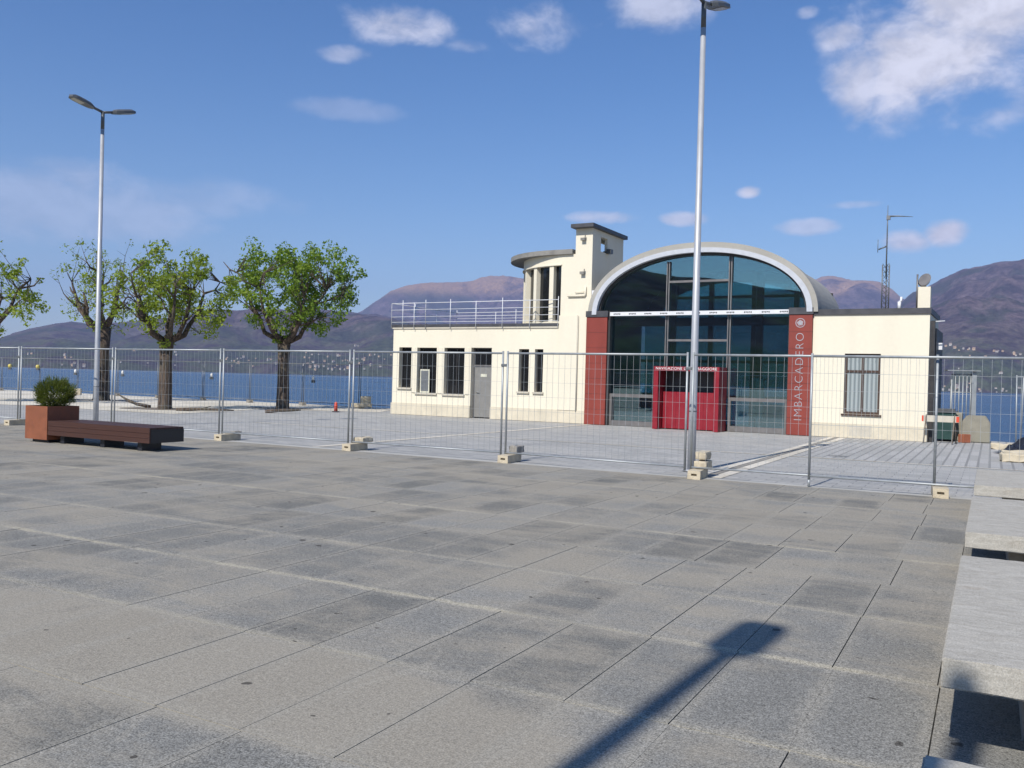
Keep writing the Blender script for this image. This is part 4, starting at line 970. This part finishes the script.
def foot_mesh(mat, parent=None, name='footing_block'):
    mb = MB(); W, Lf, H = 0.20, 0.62, 0.135
    # block with a hand slot at each end and post holes
    mb.cells([-0.10, -0.045, 0.045, 0.10], [-0.31, -0.25, -0.10, 0.25, 0.31], [0, 0.055, 0.09, H], lambda x, y, z: not (abs(x) < 0.045 and 0.055 < z < 0.09 and abs(y) > 0.25) and not (abs(x) < 0.045 and abs(y) > 0.25 and z < 0.0))
    return mb.build(name, mat, parent)
def foot(x, y, rz, mat='foot_concrete'):
    o = foot_mesh(mat); o.location = (x, y, 0); o.rotation_euler = (0, 0, rz)
    for v in o.data.vertices: v.co += Vector((noise.noise(v.co * 9 + Vector((x, y, 0))), noise.noise(v.co * 8 + Vector((y, x, 2))), noise.noise(v.co * 7))) * 0.006
    return o
FT = [(2, 'foot_concrete', 'cream concrete fence foot left of the planter'), (3, 'foot_concrete', 'concrete fence foot hidden behind the dark bench'), (4, 'foot_concrete', 'low concrete fence foot with nothing on it, right of the bench'), (5, 'foot_concrete', 'concrete fence foot with a yellowish stone on top, before the building corner'),
      (6, 'foot_concrete', 'concrete fence foot with dark rubble on top, before the paired windows'), (7, 'foot_concrete', 'concrete fence foot carrying stacked blocks at the near lamp post'), (8, 'foot_concrete', 'concrete fence foot at the right, beside the farthest slab bench')]
G_F = 'concrete feet of the site fence'
for i, mt, lb in FT:
    a = Vector((*FP[i], 0)); p = a - E2 * 0.02
    if i == 8: p = a - E2 * 0.05
    if i in (4, 5, 6, 7): p = a + E1 * {4: 0.22, 5: 0.13, 6: 0.14, 7: 0.17}[i]
    tag(foot(p.x, p.y, GRID + R(5), mt), lb, 'fence foot', G_F)
def rubble(loc, rz, blocks, mat, label, name='concrete_block'):
    mb = MB()
    for (x0, x1, y0, y1, z0, z1) in blocks: mb.box(x0, x1, y0, y1, z0, z1, bev=0.02)
    bmesh.ops.subdivide_edges(mb.bm, edges=mb.bm.edges[:], cuts=2, use_grid_fill=True)
    for v in mb.bm.verts: v.co += Vector((noise.noise(v.co * 14), noise.noise(v.co * 13 + Vector((3, 0, 0))), noise.noise(v.co * 12 + Vector((0, 5, 0))))) * 0.016
    o = mb.build(name, mat); o.location = loc; o.rotation_euler = (0, 0, rz)
    return tag(o, label, 'concrete block', 'loose weights on the fence feet')
p = gw(*wg(*FP[5])); q_ = lambda i, u, v: (Vector((*FP[i], 0)) + E1 * u + E2 * v)
rubble(q_(5, 0.12, 0.24) + Vector((0, 0, 0.150)), GRID, [(-0.09, 0.16, -0.18, 0.16, 0.0, 0.10)], 'foot_concrete', 'yellowish broken stone lying on the foot before the building corner')
rubble(q_(6, 0.14, 0.22) + Vector((0, 0, 0.150)), GRID, [(-0.08, 0.08, -0.12, 0.20, 0.0, 0.13)], 'foot_grey', 'dark grey rubble lump on the foot before the paired windows')
rubble(q_(7, 0.20, 0.20) + Vector((0, 0, 0.150)), GRID, [(-0.10, 0.10, -0.20, 0.16, 0.0, 0.115)], 'foot_concrete', 'lower concrete block of the pair stacked at the near lamp post')
rubble(q_(7, 0.20, 0.20) + Vector((0, 0, 0.285)), GRID, [(-0.09, 0.09, -0.17, 0.12, 0.0, 0.13)], 'foot_concrete', 'upper concrete block of the pair stacked at the near lamp post')
# weights standing on the plain foot
rubble(q_(4, 0.22, 0.26) + Vector((0, 0, 0.150)), GRID, [(-0.07, 0.07, -0.13, 0.10, 0.0, 0.035)], 'foot_grey', 'thin flat stone lying on the low bare foot right of the bench')

# second fence along the water's edge
EP = [(-3.6, 39.2), (-6.93, 41.1), (-9.9, 42.7), (-12.9, 44.4), (-15.8, 46.1), (-18.8, 47.8), (-21.7, 49.5), (-24.7, 51.1), (-27.7, 52.7), (-30.8, 54.2), (-33.9, 55.8), (-37.0, 57.4)]
EP = [(x + 0.02, y - 1.1) for x, y in EP]
wf = ['behind the building corner', 'right of the red cone', 'left of the red cone', 'right of the third trunk', 'left of the third trunk', 'between the second and third trunks', 'right of the second trunk', 'just left of the second trunk', 'between the first and second trunks', 'behind the lamp post', 'behind the shrub']
for i in range(len(EP) - 1):
    f = fence_panel(EP[i], EP[i + 1], name='mesh_fence', wire=0.005)
    tag(f, 'distant dark mesh fence panel along the water, number %s from the building' % ['first', 'second', 'third', 'fourth', 'fifth', 'sixth', 'seventh', 'eighth', 'ninth', 'tenth', 'eleventh'][i], 'fence panel', 'fence panels along the water')
    for c_ in kids(f): c_.data.materials[0] = MATS['galv_dark']
    o = foot(EP[i + 1][0], EP[i + 1][1], 0.5, 'foot_grey'); tag(o, 'small grey fence foot at the water, %s from the building' % ['first', 'second', 'third', 'fourth', 'fifth', 'sixth', 'seventh', 'eighth', 'ninth', 'tenth', 'eleventh'][i], 'fence foot', 'fence feet along the water')
def warn_lamp(x, y, z, mat, label):
    o_ = empty('warning_lamp', (x, y, z)); mb = MB(); mb.tube([(0, 0, -0.10), (0, 0, -0.09), (0, 0, 0), (0, 0, 0.08), (0, 0, 0.11)], [k_ * (1 if mat == 'yellow_lamp' else 0.6) for k_ in (0.04, 0.09, 0.11, 0.09, 0.03)], 14); P(mb, 'lens', mat, o_)
    mb = MB(); mb.box(-0.08, 0.08, -0.05, 0.05, -0.22, -0.10); P(mb, 'housing', 'lamp_dark', o_); tag(o_, label, 'warning lamp', 'warning lamps on the far fence')
# x, y from azimuth at the distance of the far fence
def onfence(px, zz, py=368):
    a, e = px_az(px, py)
    best = None
    for i in range(len(EP) - 1):
        A, Bv = Vector(EP[i]), Vector(EP[i + 1])
        for k in range(41):
            p = A.lerp(Bv, k / 40); d = abs(math.atan2(p.x, p.y) - a)
            if best is None or d < best[0]: best = (d, p)
    return best[1]
for px, mt, lb in ((11, 'yellow_lamp', 'yellow warning lamp on the far fence at the left edge'), (39, 'yellow_lamp', 'yellow warning lamp on the far fence above the shrub'), (77, 'white_plastic', 'white warning lamp on the far fence between shrub and lamp post'), (124, 'white_plastic', 'white warning lamp on the far fence right of the lamp post'),
                   (213, 'white_plastic', 'white warning lamp on the far fence beside a fence joint'), (315, 'white_plastic', 'white warning lamp on the far fence right of the third tree')):
    p = onfence(px, 0); warn_lamp(p.x, p.y - 0.16, 1.50 if mt == 'yellow_lamp' else 1.30, mt, lb)
# cone
cn = empty('marker_post', (-7.02, 35.2, 0)); mb = MB(); mb.tube([(0, 0, 0.03), (0, 0, 0.36), (0, 0, 0.40)], [0.075, 0.055, 0.03], 16); P(mb, 'body', 'red_plastic', cn)
mb = MB(); mb.box(-0.13, 0.13, -0.13, 0.13, 0, 0.03, bev=0.008); P(mb, 'base', 'black_sheet', cn); mb = MB(); mb.tube([(0, 0, 0.22), (0, 0, 0.27)], [0.0685, 0.0655], 16); P(mb, 'band', 'red_plastic', cn)
tag(cn, 'small orange-red marker post standing on the pale ground near the lake edge', 'marker post')

# ------------------------------------------------------------------ trees
def tree(loc, H, rx, trunk_r, fork, seed, nclust, per, leafsize, lean=0.0, bare=0.0, cz=None, offs=(0, 0), rz_=None, leafmat='leaf'):
    rnd = random.Random(seed); T = empty('plane_tree', loc)
    mb = MB(); limbs = []
    top = Vector((lean * fork, 0, fork))
    pts = [Vector((0, 0, -0.1)), Vector((0, 0, 0.08)), Vector((lean * 0.3, 0.02, fork * 0.35)), Vector((lean * fork * 0.6, -0.02, fork * 0.7)), top]
    mb.tube(pts, [trunk_r * 1.35, trunk_r * 1.12, trunk_r, trunk_r * 0.92, trunk_r * 1.08], 14)
    for k in range(2):   # swollen pollard head
        mb.tube([top + Vector((rnd.uniform(-.1, .1), rnd.uniform(-.1, .1), -0.25)), top + Vector((0, 0, 0.0)), top + Vector((rnd.uniform(-.15, .15), rnd.uniform(-.15, .15), 0.3))], [trunk_r * 0.9, trunk_r * 1.15, trunk_r * 0.6], 10)
    czz = cz if cz else (fork + H) / 2 + 0.25; rz_ = rz_ or (H - fork) / 2 + 0.15
    nl = 6
    ends = []
    for k in range(nl):
        a = 2 * PI * k / nl + rnd.uniform(-0.35, 0.35); out = rnd.uniform(0.35, 0.62) * rx; up = rnd.uniform(0.42, 0.72) * (H - fork)
        p0 = top; p1 = top + Vector((math.cos(a) * out * 0.55, math.sin(a) * out * 0.55, up * rnd.uniform(0.12, 0.25))); p2 = top + Vector((math.cos(a) * out * 0.95, math.sin(a) * out * 0.95, up * 0.55)); p3 = p2 + Vector((math.cos(a) * out * 0.2, math.sin(a) * out * 0.2, up * 0.4))
        r = trunk_r * rnd.uniform(0.36, 0.48)
        mid = p1.lerp(p2, 0.5) + Vector((rnd.uniform(-.12, .12), rnd.uniform(-.12, .12), rnd.uniform(-.05, .1)))
        mb.tube([p0, p1, mid, p2, p3], [r * 1.25, r, r * 0.8, r * 0.72, r * 0.42], 9)
        limbs += [p1, mid, p2, p3, p2.lerp(p3, .5)]
        # knob where it has been pollarded
        mb.tube([p2 + Vector((0, 0, -0.1)), p2, p2 + Vector((0, 0, 0.12))], [r * 0.5, r * 0.95, r * 0.5], 8)
        for j in range(3):
            a2 = a + rnd.uniform(-1.1, 1.1); L = rnd.uniform(0.5, 1.0) * rx * 0.45; st = rnd.choice((mid, p2, p3))
            q1 = st + Vector((math.cos(a2) * L * 0.6, math.sin(a2) * L * 0.6, rnd.uniform(0.05, 0.5))); q2 = q1 + Vector((math.cos(a2) * L * 0.25, math.sin(a2) * L * 0.25, rnd.uniform(0.1, 0.35)))
            mb.tube([st, q1, q2], [r * 0.45, r * 0.32, r * 0.16], 6); limbs += [q1, q2]
    cl = []
    tries = 0
    C = Vector((offs[0], offs[1], czz))
    while len(cl) < nclust and tries < 20000:
        tries += 1
        d = Vector((rnd.gauss(0, 1), rnd.gauss(0, 1), rnd.gauss(0, 1))).normalized(); rr = rnd.random() ** 0.42
        lump = 1 + 0.30 * noise.noise(d * 1.9 + Vector((seed, 0, 0))) + 0.14 * noise.noise(d * 5 + Vector((0, seed, 0)))
        p = C + Vector((d.x * rx, d.y * rx, d.z * rz_)) * rr * lump
        if noise.noise(p * 0.9 + Vector((seed * 3, 0, 0))) < -0.06 + bare * 0.2: continue
        if p.z < fork - 0.15: continue
        cl.append(p)
    for p in cl:
        st = min(limbs, key=lambda q: (q - p).length); st = st.lerp(rnd.choice(limbs), 0.0)
        m_ = st.lerp(p, 0.55) + Vector((rnd.uniform(-.12, .12), rnd.uniform(-.12, .12), rnd.uniform(-.15, .05)))
        mb.tube([st, m_, p + Vector((0, 0, 0.05))], [0.020, 0.011, 0.004], 5)
        if rnd.random() < 0.12 + bare: mb.tube([m_, m_ + Vector((rnd.uniform(-.35, .35), rnd.uniform(-.35, .35), rnd.uniform(.2, .65)))], [0.012, 0.004], 4)
    P(mb, 'trunk', 'bark', T)
    mb = MB(); at = []
    for p in cl:
        n = int(per * rnd.uniform(0.5, 1.4)); leaf_cloud(mb, [p], rnd.uniform(0.22, 0.46), n, leafsize, rnd, attr=at)
    # a few shoots from the pollard head
    leaf_cloud(mb, [top + Vector((rnd.uniform(-.4, .4), rnd.uniform(-.4, .4), rnd.uniform(-.15, .3))) for _ in range(3)], 0.2, int(per * 0.6), leafsize, rnd, attr=at)
    finish_leaves(mb, 'crown', leafmat, T, at)
    return T
G_T = 'pollarded plane trees by the lake'
tag(tree((-9.70, 37.3, 0), 7.0, 2.85, 0.25, 2.75, 21, 265, 44, 0.17, cz=5.15, rz_=1.95, offs=(0.30, 0)), 'largest leafy pollarded tree, dense green crown left of the terminal', 'tree', G_T)
tag(tree((-13.35, 33.9, 0), 6.2, 2.35, 0.24, 2.55, 34, 190, 34, 0.165, cz=4.4, offs=(0.2, 0), leafmat='young_leaf'), 'bright green pollarded tree with a looser crown, second from the terminal', 'tree', G_T)
tag(tree((-19.3, 41.4, 0), 7.4, 2.0, 0.33, 3.3, 47, 110, 18, 0.15, bare=0.6, cz=5.3, leafmat='young_leaf'), 'sparse pollarded tree with thick bare limbs behind the left lamp post', 'tree', G_T)
tag(tree((-22.7, 36.6, 0), 6.3, 2.75, 0.26, 2.5, 55, 180, 34, 0.17, cz=4.4, offs=(0.3, 0), leafmat='young_leaf'), 'pollarded tree cut by the left edge of the view', 'tree', G_T)

# tree pits, fallen branches
rnd = random.Random(4)
for (x, y, r, lb) in ((-9.75, 37.3, 1.1, 0), (-13.35, 33.9, 1.3, 0), (-19.3, 41.4, 1.2, 0)):
    n = 26; mb = MB(); mb.face([((r + 0.25 * noise.noise(Vector((math.cos(2 * PI * k / n) * 1.5, math.sin(2 * PI * k / n) * 1.5, x)))) * 1.3 * math.cos(2 * PI * k / n), r * 0.8 * math.sin(2 * PI * k / n) * (1 + 0.3 * noise.noise(Vector((k * 0.7, y, 0)))), 0) for k in range(n)]); o = mb.build('tree_pit', 'wood_grey'); o.location = (x, y, 0.0)
    if o.data.polygons[0].normal.z < 0: o.data.flip_normals()
    tag(o, kind='structure')
def branch(x, y, L, ang, lb, rise=0.5):
    mb = MB(); p = [Vector((0, 0, 0.04)), Vector((L * 0.4, 0.05, 0.08 + rise * 0.1)), Vector((L * 0.75, -0.05, 0.05 + rise * 0.5)), Vector((L, 0.0, rise))]
    mb.tube(p, [0.07, 0.06, 0.045, 0.02], 8); mb.tube([p[1], p[1] + Vector((0.3, 0.25, 0.1))], [0.035, 0.01], 6); mb.tube([p[2], p[2] + Vector((0.15, -0.3, 0.02))], [0.025, 0.008], 6)
    o = mb.build('fallen_branch', 'bark'); o.location = (x, y, 0); o.rotation_euler = (0, 0, ang); tag(o, lb, 'branch', 'cut branches on the pale ground')
branch(-14.2, 34.6, 1.4, R(172), 'cut branch leaning up on the pale ground left of the second trunk')
branch(-9.2, 32.9, 1.3, R(8), 'low cut branch lying on the pale ground before the third trunk', 0.12)
branch(-12.4, 32.6, 2.2, R(-6), 'long thin cut branch lying right of the second trunk', 0.08)
# weights by the far fence
for (px_, yy, lb) in ((77, 46.6, 'cream block by the far fence behind the shrub'), (363, 39.6, 'pale rubble lump by the far fence near the building corner')):
    a, e = px_az(px_, 395); o = rubble((math.tan(a) * yy, yy, 0.05), 0.3, [(-0.2, 0.2, -0.2, 0.2, 0, 0.34)] if px_ == 77 else [(-0.5, 0.4, -0.2, 0.2, 0, 0.18), (-0.1, 0.35, -0.15, 0.15, 0.18, 0.5)], 'foot_concrete', lb); o['group'] = 'loose blocks by the far fence'

# ------------------------------------------------------------------ things at the right of the building
bn = empty('waste_bin', (12.85, 26.1, 0), R(-29)); mb = MB()
a_ = [(-0.30, -0.28), (0.30, -0.28), (0.30, 0.28), (-0.30, 0.28)]
v0 = [mb.bm.verts.new((x * 0.85, y * 0.85, 0.06)) for x, y in a_]; v1 = [mb.bm.verts.new((x, y, 0.86)) for x, y in a_]
mb.bm.faces.new(v0[::-1]); mb.bm.faces.new(v1)
for k in range(4): mb.bm.faces.new((v0[k], v0[(k + 1) % 4], v1[(k + 1) % 4], v1[k]))
P(mb, 'body', 'bin_green', bn); mb = MB(); mb.box(-0.34, 0.34, -0.33, 0.31, 0.862, 0.90).box(-0.28, 0.28, -0.26, 0.25, 0.902, 0.96).tube([(-0.3, 0.34, 0.88), (0.3, 0.34, 0.88)], 0.025, 8); P(mb, 'lid', 'lamp_dark', bn)
for x in (-0.24, 0.24): mb = MB(); mb.tube([(x - 0.03, 0.22, 0.09), (x + 0.03, 0.22, 0.09)], 0.09, 14); P(mb, 'wheel', 'black_sheet', bn)
tag(bn, 'dark green wheeled waste bin between the building side and the concrete block', 'waste bin')
cb = MB(); cb.prism([(-0.36, 0.0), (0.36, 0.0), (0.36, 0.58), (0.24, 0.78), (-0.24, 0.78), (-0.36, 0.62)], -0.30, 0.30, M=Matrix.Rotation(R(90), 4, 'X')); bmesh.ops.bevel(cb.bm, geom=cb.bm.edges[:], offset=0.02, segments=2, affect='EDGES')
o = cb.build('concrete_block', 'block_concrete'); o.location = (13.72, 25.95, 0); o.rotation_euler = (0, 0, R(-29)); tag(o, 'weathered concrete mooring block with sloping shoulders beside the green bin', 'concrete block')
cb = MB(); cb.box(-0.25, 0.25, -0.35, 0.35, 0, 0.84, bev=0.03); o = cb.build('concrete_block', 'block_concrete'); o.location = (13.42, 26.7, 0); o.rotation_euler = (0, 0, R(-29)); tag(o, 'narrow upright concrete block behind the sloping-shouldered mooring block', 'concrete block')
gt = empty('gangway_gate', (13.78, 27.0, 0), R(-10)); mb = MB()
for k in range(6): mb.tube([(-0.28 + 0.11 * k, 0, 0.05), (-0.28 + 0.11 * k, 0, 2.02 - (0.18 if k == 0 else 0))], 0.016 if k else 0.03, 6)
for z in (0.6, 1.45, 2.0): mb.tube([(-0.28, 0, z), (0.3, 0, z)], 0.018, 6)
P(mb, 'bars', 'galv', gt); mb = MB(); mb.box(0.30, 0.42, -0.05, 0.05, 0.0, 2.10).box(0.28, 0.33, -0.07, 0.07, 1.75, 1.9).box(0.28, 0.33, -0.07, 0.07, 0.75, 0.9); P(mb, 'post', 'galv', gt)
mb = MB(); mb.box(-0.45, 0.5, -0.16, 0.16, 2.102, 2.13); P(mb, 'top_plate', 'galv', gt); tag(gt, 'galvanised barred gate standing against the lake behind the concrete blocks', 'gate')
sw = empty('barrier_trestle', (12.12, 24.85, 0), R(-27)); 
for x in (-0.36, 0.36):
    for s_ in (-1, 1): mb = MB(); mb.tube([(x, 0, 0.80), (x + 0.05 * s_, 0.30 * s_, 0.0)], 0.018, 6); P(mb, 'leg', 'wood_grey', sw)
mb = MB()
for k in range(5): mb.box(-0.46 + 0.184 * k, -0.46 + 0.184 * (k + 1), -0.02, 0.02, 0.60, 0.78, mi=0)
mb.box(-0.475, -0.43, -0.022, 0.022, 0.61, 0.77, mi=1).box(0.40, 0.475, -0.022, 0.022, 0.61, 0.77, mi=1)
P(mb, 'plank', ['sill_stone', 'red_plastic'], sw); tag(sw, 'red and white plank barrier on trestle legs beside the building corner', 'barrier')
mb = MB(); mb.box(-0.14, 0.14, -0.10, 0.10, 0, 0.24, bev=0.01); o = mb.build('clay_brick', 'brick_orange'); o.location = (13.18, 25.55, 0); o.rotation_euler = (0, 0, 0.3); tag(o, 'orange hollow clay brick between the bin and the concrete block', 'brick')
mb = MB(); mb.tube([(0, 0, 0), (0.18, 0.5, 2.0)], 0.025, 8); o = mb.build('scaffold_pole', 'galv'); o.location = (12.25, 25.6, 0); tag(o, 'thin metal pole leaning on the side of the right wing', 'pole')
# feet and loose blocks at the right
rnd = random.Random(9)
for (x, y, rz_, sx, sy, sz, lb) in ((12.95, 22.95, -0.45, 0.36, 0.14, 0.14, 'long pale kerb stone, the farthest of those right of the block'), (12.0, 20.6, -0.30, 0.42, 0.15, 0.12, 'long pale kerb stone in the middle of the pile on the right'), (11.05, 19.0, -0.4, 0.42, 0.26, 0.16, 'broad yellowish stone lump, the nearest of the pile on the right'), (11.75, 19.2, 0.3, 0.3, 0.22, 0.28, 'yellowish rough stone standing at the right edge')):
    mb = MB(); mb.box(-sx, sx, -sy, sy, 0, sz, bev=0.02); bmesh.ops.subdivide_edges(mb.bm, edges=mb.bm.edges[:], cuts=4, use_grid_fill=True)
    for v in mb.bm.verts: v.co += Vector((noise.noise(v.co * 6 + Vector((x, 0, 0))), noise.noise(v.co * 6 + Vector((0, x, 3))), noise.noise(v.co * 7 + Vector((1, y, 0))))) * 0.045
    o = mb.build('kerb_stone', 'foot_concrete'); o.location = (x, y, 0.0); o.rotation_euler = (0, 0, rz_); tag(o, lb, 'stone', 'pale stones on the right')
mb = MB(); n = 22
V = [[mb.bm.verts.new(((i / n - 0.5) * 1.5, (j / n - 0.5) * 1.1, 0.02 + 0.42 * max(0, (1 - ((i / n - 0.5) * 2) ** 2)) * max(0, (1 - ((j / n - 0.5) * 2) ** 2)) * (0.6 + 0.9 * abs(noise.noise(Vector((i * 0.35, j * 0.35, 2))))))) for j in range(n + 1)] for i in range(n + 1)]
for i in range(n):
    for j in range(n): mb.bm.faces.new((V[i][j], V[i + 1][j], V[i + 1][j + 1], V[i][j + 1]))
o = mb.build('tarpaulin', 'black_sheet', smooth=True); o.location = (12.6, 21.1, 0); tag(o, 'crumpled black sheet between the pale stones at the right edge', 'tarpaulin')
for k, (a, b, lb) in enumerate((((13.9, 24.3), (17.2, 23.0), 'mesh fence panel at the right edge in front of the lake, the nearer one'), ((14.9, 25.8), (18.2, 24.5), 'mesh fence panel at the right edge in front of the lake, the farther one'))):
    f = fence_panel(a, b, h=1.95); f.rotation_euler.x = R(6 if k else -5); tag(f, lb, 'fence panel', 'fence panels at the right edge')
mb = MB(); n = 20; mb.prism([(0.16 * math.cos(2 * PI * k / n), 0.16 * math.sin(2 * PI * k / n)) for k in range(n)], 0.0, 0.004); o = mb.build('lamp_shadow_disc', 'galv_dark'); o.location = (7.2, 19.3, -0.009); o.scale = (1.4, 1.4, 1); tag(o, 'dark round patch painting the shadow of the near lamp heads on the setts before the lettered pier', 'shadow patch')  # dark disc laid on the setts as the lamp heads' painted shadow
